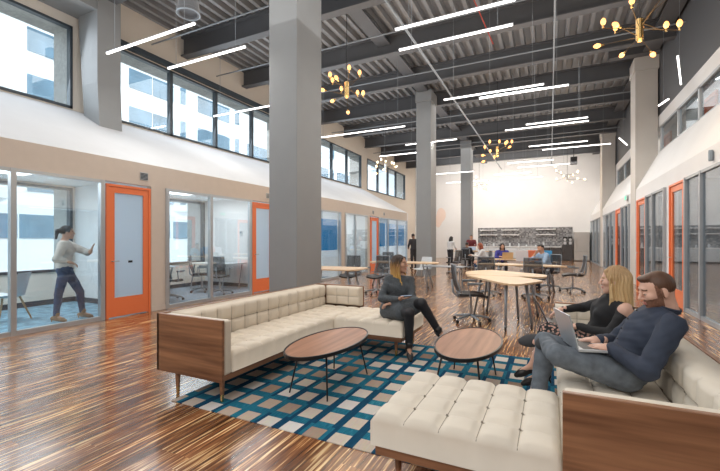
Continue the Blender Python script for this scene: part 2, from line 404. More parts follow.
# ---- columns
def column(x0, x1, y0, y1, ztop, m, label, taper=None):
    r = thing('column', label, 'column', ((x0+x1)/2, (y0+y1)/2, 0))
    B(x0, x1, y0, y1, 0, ztop-.42).build('shaft', m, r, bevel=.01)
    B(x0-.03, x1+.03, y0-.03, y1+.03, ztop-.42, ztop).build('capital', m, r, bevel=.01)
    return r
def col_mat(name, zc):   # grey paint below, pale paint above
    m, nt, b = _nt(name)
    tc = nt.nodes.new('ShaderNodeTexCoord'); sep = nt.nodes.new('ShaderNodeSeparateXYZ'); nt.links.new(tc.outputs['Object'], sep.inputs[0])
    r = ramp(nt, [(0, (.25, .265, .28)), (.5, (.30, .31, .315)), (1, (.50, .475, .44))])
    nt.links.new(M_(nt, 'DIVIDE', sep.outputs[2], zc), r.inputs['Fac']); nt.links.new(r.outputs['Color'], b.inputs['Base Color']); b.inputs['Roughness'].default_value = .5
    return m
mcf = m_colpaint
column(-4.73, -4.1, 5.82, 6.66, 7.13, mcf, 'large grey square column rising behind the left sofa')
column(-4.68, -4.1, 14.6, 15.38, 7.16, mcf, 'grey square column in the middle of the hall behind the seated dark-haired woman')
column(-4.66, -4.1, 22.9, 23.7, 7.13, mcf, 'furthest grey square column, beside the kitchen end of the hall')
column(2.40, 2.98, 14.76, 15.55, 7.1, m_collight, 'pale column against the right wall, under the big chandelier')
column(2.40, 2.98, 23.4, 24.2, 7.1, m_collight, 'far pale column against the right wall, near the back wall')
pl = thing('column', 'dark grey tapered pilaster between the two left clerestory windows', 'column', (-9.4, 5.5, 3.9))
MB().add([(-9.6, 5.27, 4.2), (-9.02, 5.27, 3.92), (-9.02, 5.78, 3.92), (-9.6, 5.78, 4.2), (-9.55, 5.2, 4.9), (-8.98, 5.2, 4.9), (-8.98, 5.72, 4.9), (-9.55, 5.72, 4.9),
          (-9.79, 5.2, 7.38), (-8.98, 5.2, 7.38), (-8.98, 5.72, 7.38), (-9.79, 5.72, 7.38)],
         [(3, 2, 1, 0), (0, 1, 5, 4), (1, 2, 6, 5), (2, 3, 7, 6), (3, 0, 4, 7), (4, 5, 9, 8), (5, 6, 10, 9), (6, 7, 11, 10), (7, 4, 8, 11), (8, 9, 10, 11)]).build('shaft', m_colpaint, pl)

# ---- glazing of the left offices
gn = 20
def glazing(x, segs, posts, z1, mf, mg, side):
    global gn
    for a, b in segs:
        gn += 1
        f = MB().box(x-.05, x+.02, a, b, 0, .07).box(x-.05, x+.02, a, b, z1-.05, z1)
        o = struct('window_%d' % gn, f, mf)
        B(x-.02, x-.008, a, b, .07, z1-.05).build('pane', mg, o)
    for i, y in enumerate(posts):
        gn += 1
        struct('trim_%d' % gn, B(x-.06, x+.03, y-.035, y+.035, 0, z1), mf)
glazing(XL, [(-5.9, -.9), (-.9, 1.6), (1.6, 2.89), (2.89, 4.13), (5.41, 6.58), (6.58, 7.89), (9.15, 10.2), (10.2, 11.3), (11.3, 12.78), (13.12, 14.0), (14.0, 15.2), (16.4, 17.5), (17.5, 18.8), (18.8, 20.2)],
        [-.9, 1.6, 2.89, 4.15, 5.43, 6.58, 7.9, 9.17, 10.2, 11.3, 12.76, 13.14, 14.0, 16.36, 17.5, 18.8, 20.25], 2.45, m_alu, m_glass, 1)
dn = 0
def door_l(y0, y1, x=XL, z=2.40, mg=None, thin=.10, rail=.34, handle_y=None, hx=.05):
    global dn; dn += 1
    f = MB().box(x-.06, x+.02, y0, y0+.045, 0, z).box(x-.06, x+.02, y1-.045, y1, 0, z).box(x-.06, x+.02, y0+.045, y1-.045, z-.045, z)
    o = struct('door_%d' % dn, f, m_orange, bevel=.004)
    a, b = y0+.05, y1-.05
    MB().box(x-.035, x+.01, a, a+thin, .02, z-.05).box(x-.035, x+.01, b-thin, b, .02, z-.05).box(x-.035, x+.01, a+thin, b-thin, z-.05-thin, z-.05).box(x-.035, x+.01, a+thin, b-thin, .02, .02+rail).build('leaf', m_orange, o)
    B(x-.018, x-.006, a+thin, b-thin, .02+rail, z-.05-thin).build('door_glass', mg or m_frost, o)
    hy = a+.05 if handle_y is None else handle_y
    MB().tube([(x+hx*.2, hy, 1.02), (x+hx, hy, 1.02), (x+hx, hy+.11, 1.02)], .01).build('door_handle', m_chrome, o)
    return o
d1 = door_l(4.21, 5.06); door_l(7.96, 8.81); door_l(15.45, 16.3)
B(XL-.004, XL+.002, 4.62, 4.70, .98, 1.02).build('door_mark', m_black, d1)
# blue film boards hung behind the far office glazing
for a, b, z0, z1, lb in ((11.42, 12.7, 1.03, 2.15, 'large blue glass board in the office just right of the big grey column'),
                     (16.5, 17.4, 1.1, 2.2, 'blue glass board in the far left office, nearest the orange door'), (17.58, 18.7, 1.1, 2.2, 'middle blue glass board in the far left office'),
                     (18.88, 20.1, 1.1, 2.2, 'blue glass board at the far end of the left offices')):
    t = B(XL-.12, XL-.10, a, b, z0, z1).build('glass_board', m_blue, loc=(XL-.11, (a+b)/2, (z0+z1)/2)); tag(t, lb, 'board')
m_alur = mat('pale_aluminium', (.36, .39, .42), .4, metal=.2)
# ---- glazing of the right offices
glazing(XR, [(-5.9, -2), (-2, 1), (1, 4), (4, 6.3), (6.3, 8.79), (8.79, 9.66), (11.22, 11.8), (11.8, 12.5), (12.5, 13.15), (15.75, 16.5), (16.5, 17.35), (19.15, 20.4), (20.4, 21.7), (21.7, 23.), (24.2, 26), (26, 27.9), (27.9, 29.8)],
        [-2, 1, 4, 6.3, 8.79, 9.66, 11.24, 12.4, 13.15, 15.77, 16.5, 17.35, 19.17, 20.4, 21.7, 24.22, 26, 27.9], 2.62, m_alur, m_glassd, -1)
def door_r(y0, y1):
    o = door_l(y0, y1, XR, 2.6, m_glassd, .12, .34, y1-.1, -.07); return o
door_r(9.70, 10.76); door_r(13.2, 14.36); door_r(17.4, 18.6)
# mezzanine windows
mm = [(-2, 0), (0, 2), (2, 4), (4, 6), (6, 8), (8, 9.7), (9.7, 11.2), (11.2, 12.8), (12.8, 14.6), (15.6, 17.2), (17.2, 19.), (19., 21), (21, 23)]
for a, b in mm:
    gn += 1
    f = MB().box(XM, XM+.08, a, b, 4.05, 4.11).box(XM, XM+.08, a, b, 4.80, 4.86).box(XM, XM+.08, a, a+.05, 4.05, 4.86).box(XM, XM+.08, b-.05, b, 4.05, 4.86)
    o = struct('window_%d' % gn, f, m_alu); B(XM+.03, XM+.04, a, b, 4.1, 4.82).build('pane', m_glassd, o)
struct('wall_mezzanine', B(3.72, 3.8, YN, 23, 4.0, 5.3), m_white)
for a in (9.2, 12.45, 16.5):
    dn += 1
    struct('door_%d' % dn, B(3.66, 3.71, a, a+.1, 4.0, 5.1).box(3.66, 3.71, a+.8, a+.9, 4.0, 5.1).box(3.66, 3.71, a+.1, a+.8, 5.0, 5.1).box(3.69, 3.715, a+.1, a+.8, 4.0, 5.0), m_orange)
# ---- small wall fittings
def fit(name, mb, m, label, cat, loc): return tag(mb.build(name, m, loc=loc, bevel=.004), label, cat)
def vent(y, lb):
    t = thing('wall_vent', lb, 'vent', (XL, y, 2.62))
    B(XL, XL+.012, y-.08, y+.08, 2.55, 2.70).build('vent_frame', m_chrome, t)
    v = MB()
    for k in range(5): v.box(XL+.01, XL+.02, y-.07, y+.07, 2.563+k*.026, 2.577+k*.026)
    v.build('slats', m_darkframe, t)
vent(4.93, 'small square grille above the nearest orange door'); vent(8.6, 'small square grille above the second orange door, left of the big column')
vent(15.75, 'dark little grille above the far orange door, the left one of two'); vent(17.0, 'dark little grille above the far left office, right one of two')
t = thing('wall_sconce', 'small grey cylinder fitting on the right wall above the glazing', 'light fitting', (XR, 8.3, 2.75))
MB().lathe((XR-.04, 8.3, 2.70), [(.03, 0), (.035, .02), (.035, .16), (.03, .18)], 14).build('housing', m_greyframe, t); B(XR-.01, XR, 8.27, 8.33, 2.74, 2.84).build('mount', m_alu, t)
for x, y, z, lb in ((XR+.1, 16.2, 2.86, 'green exit sign on the right wall below the pale column'), (XM-.12, 16.6, 4.95, 'green exit sign hung at the mezzanine beyond the pale column')):
    t = thing('exit_sign', lb, 'exit sign', (x, y, z))
    B(x-.16, x-.14, y-.2, y+.2, z-.1, z+.1).box(x-.15, x-.08, y-.02, y+.02, z+.02, z+.05).build('sign_housing', m_plasticw, t)
    g = MB()
    # EXIT in blocks, reading along +y -> seen from the hall (viewer at -x): letters advance toward -y? use y decreasing
    def stroke(a, b, c, d): g.box(x-.168, x-.16, y+.17-b, y+.17-a, z-.06+c, z-.06+d)
    o = 0
    stroke(0, .015, 0, .12); [stroke(0, .06, q, q+.015) for q in (0, .052, .105)]
    for s_ in range(6): stroke(.085+s_*.01, .1+s_*.01, s_*.02, s_*.02+.02); stroke(.085+s_*.01, .1+s_*.01, .1-s_*.02, .12-s_*.02)
    stroke(.185, .2, 0, .12); stroke(.225, .285, .105, .12); stroke(.248, .263, 0, .12)
    g.build('lettering', m_green, t)
t = thing('speaker', 'black loudspeaker hung under the ceiling near the back wall', 'speaker', (1.3, 27, 6.2))
B(1.12, 1.48, 26.9, 27.2, 6.0, 6.45).build('cabinet', m_blackplastic, t, bevel=.02); MB().tube([(1.3, 27.05, 6.45), (1.3, 27.05, 7.4)], .02).build('hanger', m_black, t)
MB().lathe((1.3, 26.9, 6.2), [(.12, 0), (.12, .02), (.03, .01)], 16, (0, -1, 0)).build('grille', m_black, t)
t = thing('ceiling_duct', 'round dark duct outlet hanging from the ceiling at upper left', 'duct', (-6.3, 5.6, 6.3))
q = Vector((-7.2, 6.1, 6.4))
MB().lathe(q, [(.22, 1.0), (.22, .1), (.24, .08), (.24, .0), (.19, .0), (.17, .06)], 20).build('outlet', m_dark, t)
MB().tube([q+Vector((.24*math.cos(k*PI/12), .24*math.sin(k*PI/12), 0)) for k in range(25)], .015, 6).build('rim', m_greyframe, t); MB().lathe(q+Vector((0, 0, .07)), [(.17, 0), (.17, .01)], 20).build('duct_shade_disc', m_black, t)  # black disc paints the shade inside the duct mouth
tag(MB().lathe((-3.6, 8.72, .002), [(.13, 0), (.13, .004)], 18).build('floor_box', m_dark, loc=(-3.6, 8.72, 0)), 'round dark cover plate set in the wooden floor', 'floor box')
# pale orange glow on the far wall, painted as a flat coloured shape
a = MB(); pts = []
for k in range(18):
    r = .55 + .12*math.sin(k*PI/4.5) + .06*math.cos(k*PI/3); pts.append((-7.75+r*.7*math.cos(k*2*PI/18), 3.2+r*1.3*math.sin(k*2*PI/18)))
a.xprism(pts, YB-.012, YB-.004); tag(a.build('wall_glow', mat('painted_orange_glow', (.84, .68, .60), .8), loc=(-7.75, YB-.01, 3.2)), 'pale orange glow painted on the far white wall', 'painted glow')

# ---- the building across the street
bd = thing('office_building', 'white office building with ribbon windows seen through the left windows', 'building', (-34, 10, -10))
B(-44, -34, -45, 75, -10, 24).build('facade', m_bldg, bd)
nb = 0
for k, z in enumerate((-1.0, 2.4, 5.8, 9.2, 12.6, 16.0)):
    y = -8.
    while y < 62:
        if k > 0 and nb < 100:
            MB().box(-34.0, -33.9, y, y+2.2, z-.85, z+.85).build('window', m_skyblue, bd); MB().box(-34.0, -33.9, y+2.35, y+4.55, z-.85, z+.85).build('window', m_skyblue, bd); nb += 2
        y += 5.0 if k == 1 else 7.6
y = -8.
while y < 62:
    b_ = MB().add([(-34, y+4.7, 4.3), (-33.35, y+5.6, 4.3), (-34, y+6.5, 4.3), (-34, y+4.7, 20), (-33.35, y+5.6, 20), (-34, y+6.5, 20)], [(0, 1, 4, 3), (1, 2, 5, 4), (2, 1, 0), (3, 4, 5)]).build('bay', m_bldg, bd)
    g_ = MB()
    for z in (5.8, 9.2, 12.6, 16.0): g_.add([(-33.95, y+4.80, z-.85), (-33.36, y+5.55, z-.85), (-33.36, y+5.55, z+.85), (-33.95, y+4.80, z+.85)], [(0, 1, 2, 3)])
    g_.build('bay_window', m_skyblue, b_)
    y += 7.6
struct('ground', B(-90, XE-.75, -80, 110, -10.3, -10), m_concrete)
# ------------------------------------------------------------------ sofas
def quilt(mb, P0, U, V, N, lu, lv, nu, nv, thick, amp=.022, res=8):
    P0, U, V, N = Vector(P0), Vector(U), Vector(V), Vector(N)
    a, b = nu*res+1, nv*res+1
    def g(t, n):
        s = abs(math.sin(PI*t*n)); return s**.36
    vs = []; fs = []
    for j in range(b):
        for i in range(a):
            s, t = i/(a-1), j/(b-1)
            # round the outer border, dimple the seams
            eb = min(min(s, 1-s)*lu, min(t, 1-t)*lv)
            edge = 0 if eb > .018 else -(1-math.sqrt(max(0, 1-(1-eb/.018)**2)))*.018
            ins_u = 0; h = amp*(g(s, nu)*g(t, nv))**.8 + edge
            vs.append(P0 + U*(s*lu) + V*(t*lv) + N*(h-amp*.3))
    for j in range(b-1):
        for i in range(a-1):
            k = j*a+i; fs.append((k, k+1, k+a+1, k+a))
    flip = U.cross(V).dot(N) < 0
    if flip: fs = [tuple(reversed(f)) for f in fs]
    per = [i for i in range(a)] + [j*a+a-1 for j in range(1, b)] + [(b-1)*a+i for i in range(a-2, -1, -1)] + [j*a for j in range(b-2, 0, -1)]
    o = len(vs)
    for k in per:
        q = k; i, j = k % a, k//a
        vs.append(P0 + U*(i/(a-1)*lu) + V*(j/(b-1)*lv) - N*thick)
    m = len(per)
    for q in range(m):
        f = (per[(q+1) % m], per[q], o+q, o+(q+1) % m)
        fs.append(tuple(reversed(f)) if flip else f)
    fs.append(tuple(range(o, o+m)))
    mb.add(vs, fs); mb.cur = 1
    lv_ = -amp*.3+.0005  # seam lines as dark tubes, painting the crease shade between tufts
    for i in range(1, nu): mb.tube([P0+U*lu*i/nu+V*.012+N*(lv_-.01), P0+U*lu*i/nu+V*.03+N*lv_, P0+U*lu*i/nu+V*(lv-.03)+N*lv_, P0+U*lu*i/nu+V*(lv-.012)+N*(lv_-.01)], .0028, 5)
    for j in range(1, nv): mb.tube([P0+V*lv*j/nv+U*.012+N*(lv_-.01), P0+V*lv*j/nv+U*.03+N*lv_, P0+V*lv*j/nv+U*(lu-.03)+N*lv_, P0+V*lv*j/nv+U*(lu-.012)+N*(lv_-.01)], .0028, 5)
    mb.cur = 0
    return mb
def buttons(P0, U, V, N, lu, lv, nu, nv, r=.007):
    mb = MB(); P0, U, V, N = Vector(P0), Vector(U), Vector(V), Vector(N)
    for i in range(1, nu):
        for j in range(1, nv):
            mb.ball(P0 + U*lu*i/nu + V*lv*j/nv - N*.004, r, 4)
    return mb
def leg(root, x, y, z1=.2):
    o = MB().lathe((x, y, .07), [(.017, 0), (.024, z1-.07)], 12).build('leg', m_walnut, root, smooth=False)
    MB().lathe((x, y, 0), [(.013, 0), (.0175, .07)], 12).build('ferrule', m_brass, o)
X1, Y1, Z1 = (1, 0, 0), (0, 1, 0), (0, 0, 1)
def sofa(name, label, xo, xi, xs, xc, y0, y1, c0, c1, m_u, seam_y, group=None):
    """xo outer back, xi back cushion face, xs front of main seat, xc tip of the chaise; y0..y1 length; c0..c1 chaise"""
    sg = 1 if xs > xo else -1
    root = thing(name, label, 'sofa', ((xo+xs)/2, (y0+y1)/2, 0))
    # side panels
    for (a, b, t) in ((y0, y0+.03, 0), (y1-.03, y1, 1)):
        B(xo, xs, a, b, .2, .725).build('side_panel', m_walnut, root, bevel=.004)
    nearpad = B(xo+sg*.03, xs-sg*.005, y0+.03, y0+.12, .25, .715); nearpad.build('arm_pad', m_u, root, bevel=.02)
    nfx = max(2, round(abs(xs-xi)/.2))
    ap = quilt(MB(), (xi if sg > 0 else xs, y1-.13, .44), X1, Z1, (0, -1, 0), abs(xs-xi)-.01, .27, nfx, 2, .10)
    ap.build('arm_pad', [m_u, m_seam_shade], root, smooth=True)
    B(xo, xo+sg*.03, y0, y1, .2, .725).build('back_panel', m_walnut_y, root, bevel=.004)
    # back cushions (two lengths)
    cuts = [y0+.12] + seam_y + [y1-.13]
    for a, b in zip(cuts[:-1], cuts[1:]):
        P = (xi, a+.001, .395)
        n = max(2, round((b-a)/.205))
        q = quilt(MB(), P, Y1, Z1, (sg, 0, 0), b-a-.002, .325, n, 2, abs(xi-xo)-.035, .030)
        o = q.build('back_cushion', [m_u, m_seam_shade], root, smooth=True)
        buttons(P, Y1, Z1, (sg, 0, 0), b-a, .325, n, 2).build('buttons', m_seam_shade, o)
    # seat cushions
    a, b = (y0+.12, y1-.13)
    lo = min(xi, xs); n = round((b-a)/.2); nx = 3
    q = quilt(MB(), (lo, a, .42), X1, Y1, Z1, abs(xs-xi), b-a, nx, n, .16, .030)
    o = q.build('seat_cushion', [m_u, m_seam_shade], root, smooth=True)
    buttons((lo, a, .42), X1, Y1, Z1, abs(xs-xi), b-a, nx, n).build('buttons', m_seam_shade, o)
    lo = min(xs, xc); L = abs(xc-xs); nx = round(L/.2)
    q = quilt(MB(), (lo, c0, .42), X1, Y1, Z1, L, c1-c0, nx, 4, .16, .034)
    o = q.build('chaise_cushion', [m_u, m_seam_shade], root, smooth=True)
    buttons((lo, c0, .42), X1, Y1, Z1, L, c1-c0, nx, 4).build('buttons', m_seam_shade, o)
    # walnut plinth and welt seam
    B(xo+sg*.03, xs-sg*.02, y0+.03, y1-.03, .2, .262).build('base_rail', m_walnut_y, root, bevel=.004)
    B(min(xs-sg*.02, xc-sg*.02), max(xs-sg*.02, xc-sg*.02), c0+.02, c1-.02, .2, .262).build('base_rail', m_walnut, root, bevel=.004)
    for x, y in ((xo+sg*.22, y0+.05), (xs-sg*.08, y0+.08), (xo+sg*.1, y1-.1), (xc-sg*.12, c0+.12), (xc-sg*.12, c1-.1), (xs-sg*.1, (c1 if c0-y0 < .5 else c0)+0.02)):
        leg(root, x, y)
    return root
sofa('sectional_sofa', 'long cream tufted sofa with walnut end panel, its chaise under the woman in grey', -3.27, -3.05, -2.46, -1.54, 2.42, 5.2, 4.28, 5.12, m_cream, [4.35])
sofa('sectional_sofa', 'pale tufted sofa in the right foreground carrying two people with laptops', .87, .67, .05, -.90, 1.95, 4.78, 1.98, 2.8, m_cream2, [3.4])
# ---- rug
rg = MB(); rg.box(-2.96, .25, 2.33, 5.02, .0, .006)
tag(rg.build('area_rug', m_rug, loc=(0, 0, 0)), 'blue area rug with a grid of beige blocks between the two sofas', 'rug')
# ---- coffee tables
def ellipse(cx, cy, a, b, n=48): return [(cx+b*math.cos(2*PI*k/n), cy+a*math.sin(2*PI*k/n)) for k in range(n)]
def coffee(cx, cy, a, b, legs, label):
    r = thing('coffee_table', label, 'coffee table', (cx, cy, 0))
    o = MB().prism(ellipse(cx, cy, a-.012, b-.012), .405, .424).build('tabletop', m_ctop, r)
    E1, E2 = ellipse(cx, cy, a, b), ellipse(cx, cy, a-.014, b-.014)
    n = len(E1); vs = [(x, y, z) for z in (.398, .43) for x, y in E1] + [(x, y, z) for z in (.398, .43) for x, y in E2]; fs = []
    for k in range(n):
        j = (k+1) % n
        fs += [(k, j, n+j, n+k), (2*n+j, 2*n+k, 3*n+k, 3*n+j), (n+k, n+j, 3*n+j, 3*n+k), (j, k, 2*n+k, 2*n+j)]
    MB().add(vs, fs).build('rim', m_black, r)
    for x, y in legs:
        tx, ty = cx+(x-cx)*.72, cy+(y-cy)*.80
        MB().tube([(x, y, .012), (tx, ty, .40)], [.007, .010], 8).build('leg', m_black, r, smooth=True)
coffee(-1.925, 3.28, .62, .295, [(-2.13, 2.91), (-1.72, 2.89), (-1.70, 3.66), (-2.10, 3.67)], 'oval walnut coffee table with thin black legs in front of the left sofa')
coffee(-.70, 3.84, .63, .30, [(-.95, 3.48), (-.53, 3.46), (-.50, 4.22), (-.93, 4.22)], 'oval walnut coffee table beside the pale right sofa, behind its chaise')

# ------------------------------------------------------------------ work tables
def chaikin(p, it=3, w=.22):
    for _ in range(it):
        q = []
        for i in range(len(p)):
            a, b = p[i], p[(i+1) % len(p)]
            q += [(a[0]*(1-w)+b[0]*w, a[1]*(1-w)+b[1]*w), (a[0]*w+b[0]*(1-w), a[1]*w+b[1]*(1-w))]
        p = q; w = .25
    return p
def work_table(poly, legs, label, h=.74, group=None, it=2, w=.12):
    cx = sum(p[0] for p in poly)/len(poly); cy = sum(p[1] for p in poly)/len(poly)
    r = thing('work_table', label, 'table', (cx, cy, 0), 0, group)
    MB().prism(chaikin(poly, it, w), h-.03, h).build('tabletop', m_birch, r)
    for (x, y) in legs:
        tx, ty = x+(cx-x)*.22, y+(cy-y)*.22
        o = MB().tube([(x, y, .05), (tx, ty, h-.03)], [.018, .024], 8).build('leg', m_greyleg, r, smooth=True)
        MB().lathe((x-.015, y, .03), [(.03, 0), (.03, .03)], 10, (1, 0, 0)).build('caster', m_blackplastic, o)
    MB().obox((cx, cy, h-.05), ((1, 0, 0), (0, 1, 0), (0, 0, 1)), (.5, .05, .03)).build('crossbar', m_greyleg, r)
    return r
work_table([(-1.52, 7.62), (-.55, 7.6), (-.06, 7.0), (-.42, 6.26), (-.6, 6.28)], [(-.62, 6.42), (-.26, 6.74), (-.5, 7.35), (-1.25, 7.35)], 'nearest birch-topped wedge table with splayed grey legs, right of the swivel chair')
work_table([(-1.6, 8.4), (-1.2, 9.1), (-.05, 8.25), (-.05, 7.75), (-.5, 7.62), (-1.46, 7.66)], [(-1.25, 8.45), (-.2, 7.85), (-.35, 8.2), (-1.1, 7.9)], 'birch-topped wedge table pushed up behind the nearest table')
work_table([(-1.95, 11.2), (-1.7, 11.85), (.15, 11.6), (.42, 11.1), (.1, 10.95)], [(-1.6, 11.3), (-1.4, 11.7), (.0, 11.15), (.1, 11.5)], 'long birch table in the third row before the man in light blue')
work_table([(-2.0, 14.2), (-1.7, 14.8), (-.4, 14.7), (-.25, 14.0)], [(-1.7, 14.3), (-1.5, 14.6), (-.5, 14.5), (-.5, 14.2)], 'birch table with a tan laptop, in front of the woman in blue')
work_table([(-.85, 12.9), (-.7, 13.6), (.1, 13.6), (.3, 12.9)], [(-.65, 13.), (-.55, 13.4), (0, 13.4), (.1, 13.)], 'birch table carrying bright laptops, left of the man in the light blue shirt')
work_table([(-5.35, 7.6), (-5.35, 8.5), (-3.9, 8.6), (-3.86, 7.7), (-4.3, 7.55)], [(-5.2, 7.8), (-5.2, 8.3), (-4.05, 8.35), (-4.05, 7.85)], 'birch table just right of the big grey column, behind the left sofa')
work_table([(-5.0, 10.7), (-5.0, 11.5), (-2.95, 11.6), (-2.9, 10.8)], [(-4.85, 10.85), (-4.85, 11.35), (-3.15, 11.4), (-3.15, 10.95)], 'long birch table directly behind the seated dark-haired woman')
work_table([(-4.6, 20.2), (-4.6, 20.9), (-2.4, 20.9), (-2.4, 20.2)], [(-4.4, 20.3), (-4.4, 20.8), (-2.6, 20.8), (-2.6, 20.3)], 'furthest birch table, beside the far grey column', h=.84)
r = thing('side_table', 'low dark grey table with thin legs left of the swivel chair', 'table', (-2.55, 10.1, 0))
B(-3.0, -1.95, 9.85, 10.35, .70, .72).build('tabletop', m_greyleg, r)
for x in (-2.9, -2.05):
    for y in (9.95, 10.25): MB().tube([(x, y, 0), (x, y, .7)], .012).build('leg', m_greyleg, r)

# ------------------------------------------------------------------ swivel chairs (front = +Y)
def make_chair(label):
    t = thing('office_chair', label, 'chair', (0, 0, 0), 0, 'mesh swivel chairs')
    s = MB(); n = 10
    # seat: gently curved slab
    vs = []; fs = []
    for k, dz in ((0, 0), (1, -.035)):
        for j in range(n+1):
            for i in range(n+1):
                x, y = -.235+.47*i/n, -.22+.46*j/n
                rr = 1-.12*(abs(2*j/n-1)**4); z = .47 + .03*(2*abs(i/n-.5))**2 - .03*max(0, j/n-.7)/.3 + dz
                vs.append((x*rr, y, z))
    N1 = (n+1)**2
    for j in range(n):
        for i in range(n):
            k = j*(n+1)+i; fs += [(k, k+1, k+n+2, k+n+1), (N1+k, N1+k+n+1, N1+k+n+2, N1+k+1)]
    for i in range(n): fs += [(i, N1+i, N1+i+1, i+1), (n*(n+1)+i+1, N1+n*(n+1)+i+1, N1+n*(n+1)+i, n*(n+1)+i)]
    for j in range(n): a, b = j*(n+1), (j+1)*(n+1); fs += [(b, N1+b, N1+a, a), (a+n, N1+a+n, N1+b+n, b+n)]
    s.add(vs, fs).build('seat', m_blackplastic, t, smooth=False)
    # mesh back with frame
    def bp(u, v): # u -1..1, v 0..1
        w = .215*(1-.10*v); y = -.24 - .09*v - .05*math.sin(v*PI)*0 + .045*u*u - .03*math.sin(v*PI)
        return (u*w, y, .52+.46*v)
    b = MB(); m_ = 8
    vs = [bp(-1+2*i/m_, j/m_) for j in range(m_+1) for i in range(m_+1)]
    fs = [(j*(m_+1)+i, j*(m_+1)+i+1, (j+1)*(m_+1)+i+1, (j+1)*(m_+1)+i) for j in range(m_) for i in range(m_)]
    b.add(vs, fs).build('backrest', m_mesh, t, smooth=True)
    path = [bp(-1, k/8) for k in range(9)] + [bp(-1+2*k/6, 1) for k in range(1, 7)] + [bp(1, 1-k/8) for k in range(1, 9)]
    path += [bp(1-2*k/6, 0) for k in range(1, 7)]
    MB().tube(path, .013, 6).build('back_frame', m_greyleg, t, smooth=True)
    MB().tube([(0, -.05, .43), (0, -.22, .43), (0, -.30, .5), (0, -.32, .72)], .02, 8).build('spine', m_greyleg, t, smooth=True)
    for sx in (-1, 1):
        MB().tube([(sx*.22, -.05, .44), (sx*.28, -.06, .46), (sx*.285, -.1, .66), (sx*.28, .14, .67)], .013, 6).box(sx*.28-.025, sx*.28+.025, -.1, .15, .67, .695).build('armrest', m_greyleg, t)
    MB().lathe((0, 0, .1), [(.028, 0), (.028, .18), (.018, .18), (.018, .34), (.06, .34), (.06, .36)], 12).build('gas_lift', m_chrome, t)
    for k in range(5):
        a = 2*PI*k/5+.3; c, s_ = math.cos(a), math.sin(a)
        o = MB().tube([(0, 0, .12), (c*.3, s_*.3, .075)], [.026, .016], 6).build('base_arm', m_greyleg, t)
        MB().lathe((c*.31-s_*.012, s_*.31+c*.012, .03), [(.03, 0), (.03, .025)], 12, (s_, -c, 0)).build('caster', m_blackplastic, o)
    return t
def hd(fx, fy): return math.atan2(-fx, fy)     # rotation that turns +Y to (fx, fy)
ch = make_chair('mesh swivel chair turned side-on at the nearest birch table')
ch.location = (-1.22, 6.85, 0); ch.rotation_euler.z = hd(.95, .35)
for x, y, fx, fy, lb in ((-.33, 10.2, .1, 1, 'mesh swivel chair seen from behind, nearest the man in the light blue shirt'),
                  (-1.42, 10.3, 0, 1, 'mesh swivel chair seen from behind, in front of the woman in blue'),
                  (.55, 11.9, -1, -.1, 'dark mesh chair right of the man in the light blue shirt'),
                  (-4.75, 9.15, .1, -1, 'dark chair at the table just right of the big grey column, left one of two'),
                  (-4.02, 9.3, -.1, -1, 'dark chair at the table just right of the big grey column, right one of two'),
                  (-5.0, 12.4, .3, -1, 'mesh chair tucked behind the table left of the dark-haired woman'),
                  (-3.6, 16.3, -.8, .5, 'dark swivel chair right beside the middle grey column'),
                  (-3.65, 19.3, 0, 1, 'dark chair under the person in dark clothes at the furthest table'),
                  (-1.72, 15.55, 0, -1, 'swivel chair under the woman in blue'),
                  (-.05, 12.35, -.7, -.7, 'swivel chair carrying the man in the light blue shirt'),
                  (-2.35, 15.9, -.9, -.4, 'swivel chair under the red-haired woman'),
                  (-7.95, 6.2, -.3, 1, 'mesh office chair inside the second office, cut by the left window edge'),
                  (-8.45, 7.6, .6, .6, 'mesh office chair at the back of the second office by the window'),
                  (-7.65, 7.45, -.5, .9, 'mesh office chair at the right pane of the second office'),
                  (-7.6, 17.2, 0, 1, 'dark chair inside the far left office with the blue boards')):
    dup(ch, (x, y, 0), hd(fx, fy), lb, 'mesh swivel chairs')
# white shell chairs
def shell_chair(loc, rz, label, wood_legs=True):
    t = thing('shell_chair', label, 'chair', (0, 0, 0), 0)
    n = 10; vs = []; fs = []
    for dz in (0, -.012):
        for j in range(2*n+1):
            for i in range(n+1):
                v = j/(2*n); u = 2*i/n-1
                if v < .5: y = .22-.42*(v/.5); z = .44-.015*math.sin(v*2*PI)+.04*abs(u)**3; w = .23
                else:
                    q = (v-.5)/.5; y = -.20-.10*q+.06*u*u*(1-q*.3); z = .44+.40*q; w = .23-.04*q
                vs.append((u*w, y+(dz if v >= .5 else 0), z+(dz if v < .5 else 0)))
    N1 = (2*n+1)*(n+1)
    for j in range(2*n):
        for i in range(n):
            k = j*(n+1)+i; fs += [(k, k+1, k+n+2, k+n+1), (N1+k, N1+k+n+1, N1+k+n+2, N1+k+1)]
    MB().add(vs, fs).build('shell', m_plasticw, t, smooth=True)
    for sx in (-1, 1):
        for sy in (-1, 1):
            MB().tube([(sx*.25, sy*.24, 0), (sx*.12, sy*.12, .43)], [.012, .018] if wood_legs else .01, 8).build('leg', m_oak if wood_legs else m_chrome, t)
    t.location = loc; t.rotation_euler.z = rz
shell_chair((-8.35, 3.35, 0), hd(-.7, -.6), 'white shell chair with oak legs in the first office')
shell_chair((-3.75, 12.4, 0), hd(-.3, -1), 'white shell chair with metal legs in front of the middle grey column', False)
r = thing('wire_stool', 'orange-seated stool with thin legs inside the office right of the big grey column', 'stool', (-7.6, 13.6, 0))
MB().lathe((-7.6, 13.6, .62), [(.17, 0), (.18, .03)], 16).build('seat', m_orange, r)
for k in range(4): MB().tube([(-7.6+.2*math.cos(k*PI/2+.7), 13.6+.2*math.sin(k*PI/2+.7), 0), (-7.6, 13.6, .62)], .01).build('leg', m_black, r)
